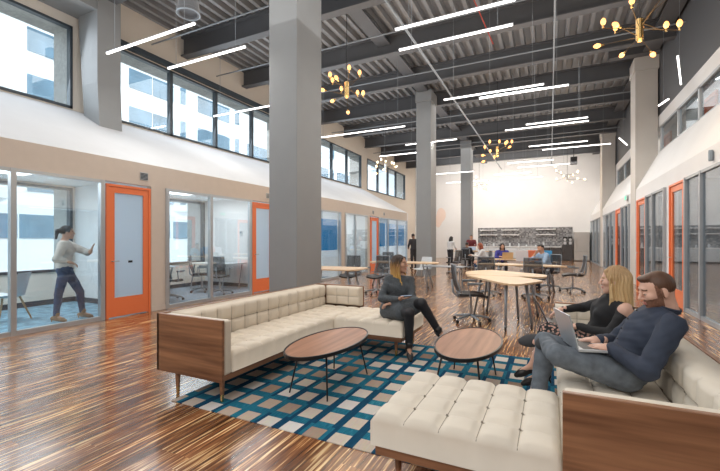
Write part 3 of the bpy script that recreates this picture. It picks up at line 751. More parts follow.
def office_table(x0, x1, y0, y1, label):
    r = thing('office_table', label, 'table', ((x0+x1)/2, (y0+y1)/2, 0))
    B(x0, x1, y0, y1, .71, .74).build('tabletop', m_plasticw, r, bevel=.005)
    for y in (y0+.1, y1-.1):
        for x in (x0+.1, x1-.1): MB().tube([(x, y-.14, 0), (x, y, .71)], .018).build('leg', m_greyleg, r)
office_table(-9.4, -8.0, 8.0, 8.85, 'white-topped table with grey splayed legs in the second office')
office_table(-9.6, -8.5, 5.5, 6.9, 'white-topped table by the left edge of the second office')
office_table(3.0, 4.6, 8.6, 9.8, 'grey-legged table seen through the nearest right-hand glass')
t = thing('thermostat', 'little white thermostat on the divider wall of the second office', 'thermostat', (-8.3, 8.92, 1.6))
B(-8.35, -8.25, 8.905, 8.93, 1.53, 1.67).build('case', m_plasticw, t, bevel=.005); B(-8.33, -8.27, 8.90, 8.906, 1.60, 1.65).build('display', m_greyleg, t)
tag(B(-8.9, -8.7, 5.6, 5.75, 2.60, 2.62).box(-8.9, -8.5, 6.2, 7.4, 2.605, 2.62).build('ceiling_panel_light', mat('panel_light', (1, 1, 1), .4, emis=(1, 1, 1), estr=3), loc=(-8.7, 6.8, 2.61)), 'flat bright light panel in the ceiling of the second office', 'ceiling light')
tag(B(-8.9, -8.5, 2.6, 3.8, 2.605, 2.62).build('ceiling_panel_light', bpy.data.materials['panel_light'], loc=(-8.7, 3.2, 2.61)), 'flat bright light panel in the ceiling of the first office', 'ceiling light')
tag(MB().prism([(-7.75, 5.13), (-7.5, 5.13), (-7.48, 5.16), (-7.77, 5.16)], .02, .55).build('orange_board', m_orange, loc=(-7.6, 5.15, 0)), 'slim orange board leaning on the wall behind the standing woman', 'board')

# ------------------------------------------------------------------ kitchen on the back wall
tag(B(-4.87, 1.39, YB-.03, YB-.002, .9, 2.3).build('mosaic_backsplash', m_mosaic, loc=(-1.7, YB-.02, .9)), 'grey mosaic tile panel on the back wall of the kitchen', 'backsplash')
x = -4.8; k = 0
names = ['leftmost', 'second from the left', 'third from the left', 'fourth from the left', 'fifth from the left', 'sixth from the left', 'rightmost']
while x < -.65:
    t = thing('base_cabinet', 'white kitchen base cabinet under the worktop, %s' % (names[k] if k < 6 else names[6]), 'cabinet', (x+.35, YB-.3, 0))
    B(x, x+.69, YB-.6, YB-.03, .1, .88).build('carcass', m_white, t); B(x, x+.69, YB-.55, YB-.05, 0, .1).build('plinth', m_cab, t); B(x+.01, x+.68, YB-.62, YB-.6, .12, .86).build('door', m_plasticw, t)
    x += .7; k += 1
for i, x in enumerate((-.63, .06, .73)):
    t = thing('dark_cabinet', 'dark kitchen cabinet near the fridge, %s' % ('left one', 'middle one', 'right one beneath the coffee machines')[i], 'cabinet', (x+.33, YB-.3, 0))
    w_ = .64
    B(x, x+w_, YB-.6, YB-.03, 0, .9 if i < 2 else 1.05).build('carcass', m_cab, t); B(x+.01, x+w_-.01, YB-.62, YB-.6, .05, .87 if i < 2 else 1.02).build('door', m_cab, t, bevel=.005)
    MB().tube([(x+.05, YB-.65, .55), (x+.05, YB-.65, .8)], .008).build('door_handle', m_chrome, t)
tag(B(-4.85, .70, YB-.64, YB-.03, .90, .94).build('worktop', m_paper, loc=(-2, YB-.3, .9)), 'long white worktop along the back wall', 'worktop')
for i, (a, b, z, lb) in enumerate(((-4.7, -3.5, 2.1, 'upper left'), (-4.7, -3.5, 1.75, 'lower left'), (-3.2, -2.0, 2.1, 'upper middle'), (-3.2, -2.0, 1.75, 'lower middle'), (-.9, .35, 2.12, 'upper right'), (-.9, .35, 1.75, 'lower right'))):
    t = thing('wall_shelf', '%s white shelf on the mosaic wall' % lb, 'shelf', ((a+b)/2, YB-.15, z))
    B(a, b, YB-.3, YB-.03, z, z+.05).build('board', m_paper, t)
    for x in (a+.1, b-.1): B(x-.01, x+.01, YB-.28, YB-.03, z-.06, z).build('bracket', m_chrome, t)
for i, x in enumerate((.78, 1.10)):
    t = thing('coffee_machine', 'black coffee machine with round steel front on the dark cabinet, %s one' % ('left', 'right')[i], 'coffee machine', (x+.13, YB-.4, 1.05))
    B(x, x+.26, YB-.55, YB-.2, 1.05, 1.62).build('body', m_blackplastic, t, bevel=.01)
    MB().lathe((x+.13, YB-.55, 1.42), [(.09, 0), (.09, .02)], 16, (0, -1, 0)).build('dial', m_chrome, t)
    B(x+.04, x+.22, YB-.56, YB-.55, 1.10, 1.3).build('drip_bay', m_chrome, t)
t = thing('fridge', 'tall brushed steel fridge at the right end of the kitchen', 'fridge', (1.9, YB-.4, 0))
B(1.44, 2.34, YB-.7, YB-.03, .03, 1.92).build('body', m_steel, t, bevel=.01)
B(1.45, 2.33, YB-.76, YB-.7, .62, 1.91).build('door', m_steel, t, bevel=.01); B(1.45, 2.33, YB-.76, YB-.7, .06, .60).build('drawer', m_steel, t, bevel=.01)
MB().tube([(1.55, YB-.8, .9), (1.55, YB-.8, 1.6)], .012).build('door_handle', m_chrome, t)
rnd = random.Random(3)
cnt = 0
for x in (-4.3, -3.7, -3.1, -2.6, -2.0, -1.5, -.9, -.4):
    h = .12+rnd.random()*.2
    nm, lb = (('bottle', 'slim light bottle standing on the white kitchen worktop'), ('jar', 'pale jar standing on the white kitchen worktop'))[cnt % 2]
    o = MB().lathe((x, YB-.35, .94), [(.05, 0), (.055, h*.7), (.02 if cnt % 2 == 0 else .05, h*.85), (.02 if cnt % 2 == 0 else .045, h)], 10).build(nm, m_plasticw, loc=(x, YB-.35, .94)); tag(o, lb, nm, nm+'s on the worktop'); cnt += 1

# ------------------------------------------------------------------ laptops
def laptop(name, label, c, f, ang, m, w=.32, d=.225, z=.75, open_=105, tilt=(0, 0)):
    """c centre of base, f unit vector from the screen hinge toward the user"""
    f = Vector((*f, 0)).normalized(); s = Vector((0, 0, 1)).cross(f)
    f = (f + Vector((0, 0, tilt[0]))).normalized(); up = s.cross(f)*-1
    if up.z < 0: up = -up
    c = Vector((*c, z)); t = thing(name, label, 'laptop', c)
    MB().obox(c, (s, f, up), (w, d, .016)).build('base', m, t, bevel=.003)
    MB().obox(c+up*.0085+f*-.02, (s, f, up), (w*.86, d*.5, .002)).build('keyboard', m_blackplastic, t)
    h = c - f*d*.5 + up*.008
    a = math.radians(open_); v = f*math.cos(a) + up*math.sin(a); nn = s.cross(v)
    MB().obox(h+v*d*.5, (s, v, nn), (w, d, .008)).build('lid', m, t, bevel=.002)
    fc = nn if nn.dot(f) > 0 else -nn
    MB().obox(h+v*d*.5+fc*.005, (s, v, nn), (w*.92, d*.86, .001)).build('screen', m_screen, t)
    return t
def mug(x, y, z, m, lb):
    t = thing('cup', lb, 'cup', (x, y, z)); MB().lathe((x, y, z), [(.035, 0), (.04, .1)], 12).build('body', m, t)
m_tan = mat('tan_cover', (.62, .42, .22), .5)
laptop('laptop', 'tan laptop open in front of the woman in blue', (-1.35, 14.45), (-.3, 1), 0, m_tan, z=.75, w=.36)
laptop('laptop', 'brown laptop at the furthest table before the person in dark clothes', (-3.6, 20.4), (0, -1), 0, m_tan, z=.85, w=.4)
for x, y, col, lb in ((-.75, 13.1, (.8, .8, .84), 'white laptop at the left of the bright laptops'), (-.45, 13.2, (.85, .22, .1), 'red-orange laptop between white and blue ones'), (-.1, 13.05, (.1, .45, .85), 'bright blue laptop nearest the man in the light blue shirt')):
    laptop('laptop', lb, (x, y), (.1, 1), 0, mat('laptop_cover', col, .5), z=.75, w=.36, d=.34)

# ------------------------------------------------------------------ linear pendants
tubes = [(-7.7, -5.31, 4.63, 5.0, 'linear pendant at top left, nearest the near window'), (-7.22, -5.1, 5.6, 5.0, 'linear pendant at top left, second from the near window'), (-8.81, -6.5, 8.35, 5.0, 'linear pendant crossing the second left clerestory window'),
 (-2.39, -.46, 6.27, 5.0, 'topmost linear pendant in the centre of the ceiling'), (-2.58, -.55, 6.98, 5.0, 'second linear pendant from the top in the centre of the ceiling'),
 (-2.46, -.12, 9.96, 5.0, 'third linear pendant from the top in the centre, upper of an overlapping pair'), (-1.59, .39, 10.06, 4.93, 'linear pendant overlapping the third one, lower of that pair'),
 (-1.33, 1.06, 13.62, 5.0, 'long linear pendant left of the right column, lower of its pair'), (-.68, 1.01, 13.22, 5.0, 'shorter linear pendant left of the right column, upper of its pair'),
 (-.74, 1.24, 16.37, 5.0, 'linear pendant above the kitchen, upper of the pair beside the far right column'), (-.29, 2.05, 17.2, 5.0, 'linear pendant above the kitchen, lower of the pair beside the far right column'),
 (-1.8, .15, 19.5, 5.0, 'linear pendant before the back wall, upper of the nearer pair'), (-1.45, .83, 20.85, 5.0, 'linear pendant before the back wall, lower of the nearer pair'),
 (-2.77, -.91, 22.6, 5.0, 'linear pendant before the back wall, upper of the furthest pair'), (-2.65, -.39, 24.45, 5.0, 'linear pendant before the back wall, lower of the furthest pair'),
 (-7.4, -4.12, 11.72, 5.0, 'long linear pendant right of the big grey column'), (-6.61, -4.2, 15.48, 5.0, 'linear pendant beyond the big column, ending at the middle column'),
 (-5.2, -3.15, 14.82, 5.2, 'linear pendant passing behind the top of the middle column'), (-6.2, -3.6, 21.0, 5.0, 'small distant linear pendant left of the middle column, nearer one'), (-5.9, -3.4, 24.5, 5.0, 'small distant linear pendant left of the middle column, furthest one')]
for x0, x1, y, z, lb in tubes:
    t = thing('linear_pendant', lb, 'pendant light', ((x0+x1)/2, y, z), 0, 'linear pendant lights')
    B(x0, x1, y-.016, y+.016, z+.015, z+.03).build('housing', m_alu, t)
    B(x0+.01, x1-.01, y-.016, y+.016, z-.012, z+.015).build('diffuser', m_tube, t)
    for x in (x0+.25, x1-.25): MB().tube([(x, y, z+.03), (x, y, ZC)], .004, 4).build('cable', m_greyleg, t)
    area('pendant_lamp', ((x0+x1)/2, y, z-.014), (0, 0, 0), x1-x0, .03, 20, (1, .95, .88), .3)
for (a, b, z, lb) in (((2.25, 9.6), (2.72, 11.35), 5.0, 'slanting tube light near the right wall, above the mezzanine window'), ((2.62, 12.9), (2.72, 12.4), 5.0, 'short tube light just right of the pale column'), ((2.2, 16.4), (2.62, 17.7), 5.0, 'tube light between the two pale right-hand columns')):
    d = Vector((b[0]-a[0], b[1]-a[1], 0)); c = Vector(((a[0]+b[0])/2, (a[1]+b[1])/2, z)); L = d.length
    t = thing('linear_pendant', lb, 'pendant light', c)
    MB().obox(c, (d, Vector((0, 0, 1)).cross(d), (0, 0, 1)), (L, .03, .03)).build('diffuser', m_tube, t)
    MB().tube([c+Vector((0, 0, .025)), (c.x, c.y, ZC)], .004, 4).build('cable', m_greyleg, t)

# ------------------------------------------------------------------ chandeliers
m_dbrass = mat('dark_brass', (.10, .07, .04), .35, metal=.8)
def chandelier(c, R, n, label, m_b, power, seed=1):
    rd = random.Random(seed); c = Vector(c); t = thing('chandelier', label, 'chandelier', c)
    MB().lathe(c, [(.02, .22), (.055, .2), (.055, -.14), (.03, -.18)], 14).build('hub', m_brass if m_b is m_bulb else m_chrome, t)
    MB().tube([c+Vector((0, 0, .2)), (c.x, c.y, ZC)], .008, 6).build('stem', m_black, t)
    for k in range(n):
        a = k*2.39996+seed; el = (-.35, .1, .5, -.1, .35)[k % 5]
        L = R*(.62+.38*rd.random()); d = Vector((math.cos(a)*math.cos(el), math.sin(a)*math.cos(el), math.sin(el)))
        st = c + Vector((0, 0, (-.1, .05, .15)[k % 3]))
        e = st + d*L
        o = MB().tube([st, e], .0055, 6).build('arm', m_dbrass, t)
        up = Vector((0, 0, 1)) if k % 3 else d
        MB().lathe(e, [(.018, 0), (.018, .05)], 8, up).build('socket', m_brass, o)
        MB().lathe(e+up*.05, [(.012, 0), (.034, .03), (.044, .065), (.028, .11), (.004, .13)], 10, up).build('bulb', m_b, o, smooth=True)
    l = bpy.data.lights.new('chandelier_lamp', 'POINT'); l.energy = power; l.color = (1, .68, .35); l.shadow_soft_size = .4
    o = bpy.data.objects.new('chandelier_lamp', l); C.objects.link(o); o.location = c + Vector((0, 0, -.35))
chandelier((1.37, 8.04, 4.95), .60, 12, 'large amber-bulb brass chandelier at upper right before the pale column', m_bulb, 60, 1)
chandelier((-4.4, 8.3, 5.0), .55, 12, 'amber-bulb chandelier just right of the big grey column', m_bulb, 50, 2)
chandelier((-1.75, 15.2, 4.65), .62, 12, 'amber-bulb chandelier in the middle distance above the kitchen tables', m_bulb, 40, 3)
chandelier((-6.9, 16.9, 4.75), .6, 10, 'amber-bulb chandelier against the left clerestory windows', m_bulbw, 30, 4)
chandelier((.87, 24.8, 4.9), .8, 12, 'pale distant chandelier against the back wall, right one', m_bulbw, 60, 5)
chandelier((-4.3, 27.2, 5.0), .8, 12, 'pale distant chandelier against the back wall beside the far column', m_bulbw, 60, 6)
# ------------------------------------------------------------------ people: smooth signed-distance bodies, meshed by surface nets
def surfnet(F, o, h):
    S = F < 0
    nx, ny, nz = F.shape
    c = np.zeros((nx-1, ny-1, nz-1), np.int8)
    for i in (0, 1):
        for j in (0, 1):
            for k in (0, 1): c += S[i:nx-1+i, j:ny-1+j, k:nz-1+k]
    act = (c > 0) & (c < 8)
    I = np.argwhere(act)
    if len(I) == 0: return np.zeros((0, 3)), np.zeros((0, 4), int)
    idx = -np.ones(act.shape, np.int64); idx[act] = np.arange(len(I))
    acc = np.zeros((len(I), 3)); cnt = np.zeros(len(I))
    for ax in range(3):
        u, v = [q for q in range(3) if q != ax]
        for a in (0, 1):
            for b in (0, 1):
                p = I.copy(); p[:, u] += a; p[:, v] += b; q = p.copy(); q[:, ax] += 1
                fa = F[p[:, 0], p[:, 1], p[:, 2]]; fb = F[q[:, 0], q[:, 1], q[:, 2]]
                m = (fa < 0) != (fb < 0)
                t = np.where(m, fa/np.where(m, fa-fb, 1), 0)
                pos = p.astype(float); pos[:, ax] += t
                acc[m] += pos[m]; cnt[m] += 1
    V = acc/cnt[:, None]*h + np.array(o)
    quads = []
    for ax in range(3):
        u, v = (ax+1) % 3, (ax+2) % 3
        sl0 = [slice(None)]*3; sl1 = [slice(None)]*3; sl0[ax] = slice(0, -1); sl1[ax] = slice(1, None)
        a, b = S[tuple(sl0)], S[tuple(sl1)]
        E_ = np.argwhere(a != b); 
        ok = (E_[:, u] > 0) & (E_[:, v] > 0) & (E_[:, u] < F.shape[u]-1) & (E_[:, v] < F.shape[v]-1)
        E_ = E_[ok]; sg = a[E_[:, 0], E_[:, 1], E_[:, 2]]
        def cell(du, dv):
            q = E_.copy(); q[:, u] -= du; q[:, v] -= dv; return idx[q[:, 0], q[:, 1], q[:, 2]]
        Q = np.stack([cell(1, 1), cell(0, 1), cell(0, 0), cell(1, 0)], 1)
        Q[~sg] = Q[~sg][:, ::-1]
        quads.append(Q)
    return V, np.concatenate(quads)
def nz(v): v = np.array(v, float); return v/np.linalg.norm(v)
class Field:
    """prims: ('c',a,b,ra,rb) tapered capsule, ('e',c,R,radii) ellipsoid with rows of R as axes; op + or -"""
    def __init__(s, k=.03): s.p = []; s.k = k; s.cuts = []
    def c(s, a, b, ra, rb, k=None): s.p.append(('c', np.array(a, float), np.array(b, float), ra, rb, k, 1)); return s
    def e(s, c, r, R=None, k=None): s.p.append(('e', np.array(c, float), np.array(r, float), np.eye(3) if R is None else np.array(R), None, k, 1)); return s
    def sub(s, c, r, R=None, k=.01): s.p.append(('e', np.array(c, float), np.array(r, float), np.eye(3) if R is None else np.array(R), None, k, -1)); return s
    def cut(s, p, n): s.cuts.append((np.array(p, float), nz(n))); return s
    def mesh(s, h, noise=None, pad=.03):
        lo = np.full(3, 1e9); hi = -lo; bbs = []
        for q in s.p:
            if q[0] == 'c': r = max(q[3], q[4]); a = np.minimum(q[1], q[2])-r; b = np.maximum(q[1], q[2])+r
            else: r = max(q[2]); a = q[1]-r; b = q[1]+r
            bbs.append((a, b))
            if q[6] > 0: lo = np.minimum(lo, a); hi = np.maximum(hi, b)
        lo -= pad; hi += pad; n = np.ceil((hi-lo)/h).astype(int)+1
        F = np.full(tuple(n), .2, np.float32)
        ax = [lo[i]+h*np.arange(n[i]) for i in range(3)]
        for q, (a, b) in zip(s.p, bbs):
            k = s.k if q[5] is None else q[5]
            m = k+2.5*h
            i0 = np.maximum(0, np.floor((a-m-lo)/h).astype(int)); i1 = np.minimum(n, np.ceil((b+m-lo)/h).astype(int)+1)
            if (i1 <= i0).any(): continue
            sl = tuple(slice(i0[d], i1[d]) for d in range(3))
            P = np.stack(np.meshgrid(*[ax[d][sl[d]] for d in range(3)], indexing='ij'), -1)
            if q[0] == 'c':
                ab = q[2]-q[1]; L = max(ab@ab, 1e-9); t = np.clip(((P-q[1])@ab)/L, 0, 1)
                D = np.linalg.norm(P-q[1]-t[..., None]*ab, axis=-1)-(q[3]+(q[4]-q[3])*t)
            else:
                L = (P-q[1])@q[3].T; r = q[2]; k0 = np.linalg.norm(L/r, axis=-1); k1 = np.linalg.norm(L/(r*r), axis=-1)
                D = k0*(k0-1)/np.maximum(k1, 1e-6)
            f = F[sl]
            if q[6] > 0:
                hh = np.maximum(k-np.abs(f-D), 0)/k; F[sl] = np.minimum(f, D)-hh*hh*k*.25
            else:
                D = -D; hh = np.maximum(k-np.abs(f-D), 0)/k; F[sl] = np.maximum(f, D)+hh*hh*k*.25
        if noise or s.cuts:
            P = np.stack(np.meshgrid(*ax, indexing='ij'), -1)
            if noise:
                if callable(noise): F += noise(P).astype(np.float32)
                amp, fr = (0, 1) if callable(noise) else noise
                F += (amp*(np.sin(P[..., 0]*fr+2.1*np.sin(P[..., 2]*fr*.6))*np.sin(P[..., 2]*fr*1.3+1.7*np.sin(P[..., 1]*fr*.7))+.5*np.sin(P[..., 1]*fr*1.7+P[..., 2]*fr*.9))).astype(np.float32)
            for p, nn in s.cuts: F = np.maximum(F, (P-p)@nn)
        return surfnet(F, lo, h)
def to_obj(name, parts, mats, parent):
    """parts: list of (V, Q, material index array or int)"""
    vs = []; fs = []; mi = []; o = 0
    for V, Q, m in parts:
        vs.append(V); fs += (np.asarray(Q)+o).tolist(); o += len(V)
        mi += [m]*len(Q) if isinstance(m, int) else list(m)
    mb = MB(); mb.v = np.concatenate(vs).tolist(); mb.f = [tuple(f) for f in fs]; mb.mi = [int(k) for k in mi]
    return mb.build(name, mats, parent, smooth=True)
def basis(fwd, up):
    f = nz(fwd); r = nz(np.cross(f, up)); u = np.cross(r, f); return np.array([r, f, u])   # rows: right, forward, up
def head_field(sex, hair=None):
    """local frame x right, y forward, z up, origin mid-head"""
    F = Field(.02)
    w = 1. if sex == 'm' else .94
    F.e((0, -.012, .032), (.077*w, .094, .088)).e((0, .02, -.045), (.056*w, .066, .062)).e((0, .062, -.088), (.024*w, .022, .018))
    F.e((.034, .055, -.012), (.028, .028, .026)).e((-.034, .055, -.012), (.028, .028, .026))
    F.c((-.03, .074, .036), (.03, .074, .036), .011, .011, k=.015)
    F.sub((.031, .100, .010), (.020, .014, .012), k=.012).sub((-.031, .100, .010), (.020, .014, .012), k=.012)
    F.c((0, .082, .022), (0, .104, -.018), .007, .0115, k=.012).e((.010, .092, -.024), (.008, .009, .006), k=.006).e((-.010, .092, -.024), (.008, .009, .006), k=.006)
    F.e((0, .080, -.048), (.024, .014, .0055), k=.006).e((0, .079, -.059), (.020, .014, .006), k=.006)
    F.e((.078*w, -.008, -.005), (.009, .020, .032), k=.006).e((-.078*w, -.008, -.005), (.009, .020, .032), k=.006)
    F.c((0, -.03, -.05), (0, -.035, -.13), .052*w, .05*w, k=.03)
    return F
HAND = {'relax': (.35, .5, .4), 'flat': (.08, .15, .1), 'grip': (.7, 1.1, .8), 'type': (.25, .7, .5)}
def hand_mesh(wr, d, palm, side, pose, s=1., h=.0035):
    """wr wrist, d finger direction, palm = direction the palm faces, side +1 if thumb lies along cross(d, palm)"""
    d = nz(d); pn = nz(np.array(palm)-d*np.dot(palm, d)); t = nz(np.cross(d, pn))*side
    def L(x, y, z): return np.array(wr)+(t*x+d*y+pn*z)*s
    F = Field(.010)
    F.e(L(0, .045, 0), np.array((.040, .050, .016))*s, np.array([t, d, pn])); F.c(L(0, -.03, 0), L(0, .02, 0), .026*s, .026*s, k=.02)
    curl = HAND[pose]
    for i, (x, ln) in enumerate(((.030, .9), (.010, 1.), (-.010, .94), (-.029, .76))):
        p = np.array((x, .085-(.004 if i in (0, 2) else 0)-(.012 if i == 3 else 0), 0)); a = 0; r = .0092*(1 if i < 3 else .88)
        F.c(L(x*.8, .04, 0), L(*p), r*s, r*s, k=.008)
        for j, (seg, cu) in enumerate(zip((.042, .026, .021), curl)):
            a += cu*(1+.08*i); q = p+np.array((x*.12*(j == 0), math.cos(a), math.sin(a)))*seg*ln*np.array((1 if j == 0 else 0, 1, 1))
            F.c(L(*p), L(*q), (r-.0009*j)*s, (r-.0009*(j+1))*s, k=.003); p = q
    F.c(L(.022, .015, .005), L(.048, .045, .014), .013*s, .0105*s, k=.01).c(L(.048, .045, .014), L(.054, .078, .022), .0105*s, .009*s, k=.004)
    return F.mesh(h*s, pad=.012)
def person(label, P, sex='m', s=1., res=.011, skin=None, top=None, bottom=None, shoes=None, hair=None, beard=None, far=False, handpose=('relax', 'relax'), handdir=None, name='person'):
    """P: joints in world metres: pelvis chest neck head(face fwd, up) sh el wr hip kn an toe as (L, R) pairs"""
    A = lambda k: np.array(P[k], float)
    pel, neck, hc = A('pelvis'), A('neck'), A('head')
    shL, shR = map(np.array, P['sh']); hpL, hpR = map(np.array, P['hip'])
    root = thing(name, label, 'person', (pel[0], pel[1], P.get('base', 0.)))
    upv = nz(neck-pel); rt = nz(np.array(shR)-np.array(shL)); R = np.array([rt, nz(np.cross(upv, rt)), upv])
    R[0] = np.cross(R[1], R[2])
    rp = nz(hpR-hpL); Rp = np.array([rp, nz(np.cross(upv, rp)), upv]); Rp[0] = np.cross(Rp[1], Rp[2])
    T = float(np.linalg.norm(neck-pel))
    m = sex == 'm'
    at = lambda f, fw=0, sd=0: pel+(neck-pel)*f+R[1]*fw+R[0]*sd
    def torso(F, g=0.):
        F.e(pel+upv*.02, np.array((.155 if m else .165, .115, .12))*s+g, Rp, k=.05)
        F.e(at(.32), np.array((.145 if m else .118, .108, .15))*s+g, R, k=.05)
        F.e(at(.66, .005), np.array((.165 if m else .135, .115, .17))*s+g, R, k=.05)
        F.c(at(.88, -.01, -.10*s), at(.88, -.01, .10*s), .062*s+g, .062*s+g, k=.05)
        if not m: F.e(at(.62, .085*s, .062*s), np.array((.055, .045, .055))*s+g, R, k=.03).e(at(.62, .085*s, -.062*s), np.array((.055, .045, .055))*s+g, R, k=.03)
    aw = 1. if m else .82
    def arm(F, i, g=0., f=1.):
        a, b, c = [np.array(P[k][i], float) for k in ('sh', 'el', 'wr')]
        F.c(a, b, .056*s*aw+g, .042*s*aw+g, k=.03); F.c(b, b+(c-b)*f, .042*s*aw+g, (.042-.013*f)*s*aw+g*.8, k=.015)
    lw = 1. if m else .95
    def leg(F, i, g=0., f=1.):
        a, b, c = [np.array(P[k][i], float) for k in ('hip', 'kn', 'an')]
        F.c(a, b, .088*s*lw+g, .060*s*lw+g, k=.045); e = b+(c-b)*f
        F.c(b, e, .056*s*lw+g, (.056-.018*f)*s*lw+g, k=.015)
        mid = b+(c-b)*.3; back = nz(np.cross(nz(c-b), rp)); ths = nz(a-b)
        sgn = 1 if np.dot(back, ths) > 0 else -1
        F.e(mid+back*sgn*.012*s, np.array((.05, .05, .10))*s*lw+g, np.array([nz(np.cross(nz(c-b), back)), back, nz(c-b)]), k=.02)
    F = Field(.03); torso(F); F.c(at(.9, -.01), neck+upv*.03*s, .062*s, .052*s, k=.03)
    hf, hu = np.array(P['face'][0], float), np.array(P['face'][1], float); Hb = basis(hf, hu)
    F.c(neck, hc-Hb[2]*.07*s-Hb[1]*.02*s, .053*s*(1 if m else .88), .048*s*(1 if m else .88), k=.02)
    for i in (0, 1): arm(F, i); leg(F, i)
    for i in (0, 1):
        an, toe = np.array(P['an'][i], float), np.array(P['toe'][i], float)
        F.c(an, an+(toe-an)*.75, .030*s, .018*s, k=.02)
    V, Q = F.mesh(res)
    parts = [(V, Q, 0)]
    # head in its own frame
    hr = .011 if far else .0042
    hV, hQ = head_field(sex).mesh(hr, pad=.012)
    cen = hV[hQ].mean(1); mi = np.zeros(len(hQ), int)
    x, y, z = np.abs(cen[:, 0]), cen[:, 1], cen[:, 2]
    if not far:
        mi[(np.abs(z+.053) < .0095) & (x < .021+.004) & (y > .078)] = 1
        mi[(np.abs(z-.034+.25*np.maximum(x-.03, 0)) < .0045) & (x > .013) & (x < .046) & (y > .06)] = 2
    if beard is not None:
        bd_ = ((z < -.03) & (y > .0) & (y-(-z)*.2 > -.03) & ((y > .035) | (x > .04)) & (z > -.115)) | ((x > .05) & (y > .0) & (y < .032) & (z < .05) & (z > -.115))
        bd_ &= ~((np.abs(z+.053) < .008) & (x < .020) & (y > .07)); bd_ &= ~((z > -.040) & (x < .045) & (y > .06) & (z > -.032))
        mi[bd_] = 5
    hW = hc+(hV*s)@Hb
    parts.append((hW, hQ, mi))
    if not far:
        for sx in (-1, 1):
            e = MB().ball((sx*.0305, .0770, .0095), .0118, 8); ev = np.array(e.v); ef = np.array([f for f in e.f])
            c2 = ev[ef].mean(1)-np.array((sx*.0305, .0770, .0095)); em = np.where(c2[:, 2] > .0015, 0, np.where(c2[:, 1] > .0085, 4, 3))
            parts.append((hc+(ev*s)@Hb, ef, em.tolist()))
    # hands
    for i in (0, 1):
        wr, el = np.array(P['wr'][i], float), np.array(P['el'][i], float)
        d = nz(wr-el); palm = np.array((0, 0, -1.)) if abs(d[2]) < .8 else -rt*(-1 if i == 0 else 1)
        if handdir and handdir[i]: d, palm = np.array(handdir[i][0], float), np.array(handdir[i][1], float)
        dd = nz(d); pn = nz(palm-dd*np.dot(palm, dd)); t = np.cross(dd, pn)
        # thumb side: right hand palm down fingers forward -> thumb toward the left = cross(palm, d)... sign by hand
        side = -1 if i == 1 else 1
        hv, hq = hand_mesh(wr, d, palm, -side, handpose[i], s*(1 if m else .9), .009 if far else .0036)
        parts.append((hv, hq, 0))
    body = to_obj('body', parts, [skin, M_LIP, hair[1] if hair else M_LIP, M_EYE, M_IRIS, beard or skin], root)
    # hair
    if hair:
        st, hm = hair
        G = Field(.018)
        G.e((0, -.022, .043), (.083, .094, .090)) if st != 'short' else G.e((0, -.018, .038), (.0790, .091, .089))
        if st == 'short': G.e((0, .045, .098), (.050, .036, .020), k=.02).sub((0, .120, -.035), (.12, .085, .105), k=.010).sub((0, -.01, -.130), (.12, .16, .105), k=.012).sub((.088, -.004, -.016), (.026, .026, .038), k=.006).sub((-.088, -.004, -.016), (.026, .026, .038), k=.006)
        else:
            G.sub((0, .125, -.03), (.075, .085, .105), k=.012)
            if st == 'pony':
                G.sub((0, .0, -.13), (.12, .14, .105), k=.02).e((0, -.135, .03), (.035, .04, .04)).c((0, -.15, .02), (0, -.165, -.10), .026, .014)
            else:
                L = {'long': .30, 'mid': .20}[st]
                for sx in (-1, 1):
                    for q in range(3):
                        xx, yy = sx*(.064+.004*math.sin(q*2)), -.012-.034*q
                        G.c((xx, yy, .03), (xx*1.15, yy-.002, -L*.5), .020, .022, k=.015)
                        G.c((xx*1.15, yy-.002, -L*.5), (xx*(1.1+.15*math.sin(q*3+sx)), yy+.03*math.cos(q*2), -L+.02*q), .022, .007, k=.010)
                    G.c((sx*.040, .055, .085), (sx*.072, .026, .02), .012, .012, k=.012).c((sx*.072, .026, .02), (sx*.084, .020, -L*.45), .012, .014, k=.01).c((sx*.084, .020, -L*.45), (sx*.078, .055, -L*.95), .014, .006, k=.01)
                G.c((0, -.075, .02), (0, -.09, -L*.9), .055, .03, k=.03).c((-.04, -.07, .0), (-.05, -.08, -L*.85), .04, .02, k=.03).c((.04, -.07, .0), (.05, -.08, -L*.85), .04, .02, k=.03)
        gv, gq = G.mesh(.010 if far else .0046, noise=lambda P: (.0042 if st != 'short' else .0007)*np.sin(np.arctan2(P[..., 0], P[..., 1]+.02)*(26 if st != 'short' else 30)+P[..., 2]*14+1.5*np.sin(P[..., 2]*30)), pad=.012)
        to_obj('hair', [(hc+(gv*s)@Hb, gq, 0)], [hm], root)
    # clothes
    if top:
        G = Field(.03); torso(G, .014); f = top.get('sleeve', .93)
        for i in (0, 1):
            arm(G, i, top.get('loose', .012), f)
        if top.get('collar'): G.c(neck-upv*.03, neck+upv*.015, .064*s, .060*s, k=.02)
        if top.get('poncho'):
            for i in (0, 1): G.c(P['sh'][i], np.array(P['el'][i])+np.array((0, 0, -.05)), .085, .10, k=.06)
        if top.get('skirt'):
            for i in (0, 1):
                a, b = np.array(P['hip'][i]), np.array(P['kn'][i])
                G.c(a, a+(b-a)*.62, .115, .105, k=.06)
            G.e(pel-np.array((0, 0, .02)), (.20, .19, .12), k=.06)
        G.cut(neck+upv*(.012 if not top.get('collar') else .03), upv)
        if top.get('hem') is not None: G.cut(pel-upv*top['hem'], -upv)
        gv, gq = G.mesh(res, noise=(lambda Q_: .0055*np.sin(Q_[..., 0]*34+Q_[..., 2]*26+2.4*np.sin(Q_[..., 1]*21))*np.sin(Q_[..., 2]*40-Q_[..., 1]*18)+.003*np.abs(np.sin(Q_[..., 2]*75+3*np.sin(Q_[..., 0]*16)+2*np.sin(Q_[..., 1]*19)))) if top.get('collar') else (.0035, 38))
        to_obj(top.get('name', 'shirt'), [(gv, gq, 0)], [top['mat']], root)
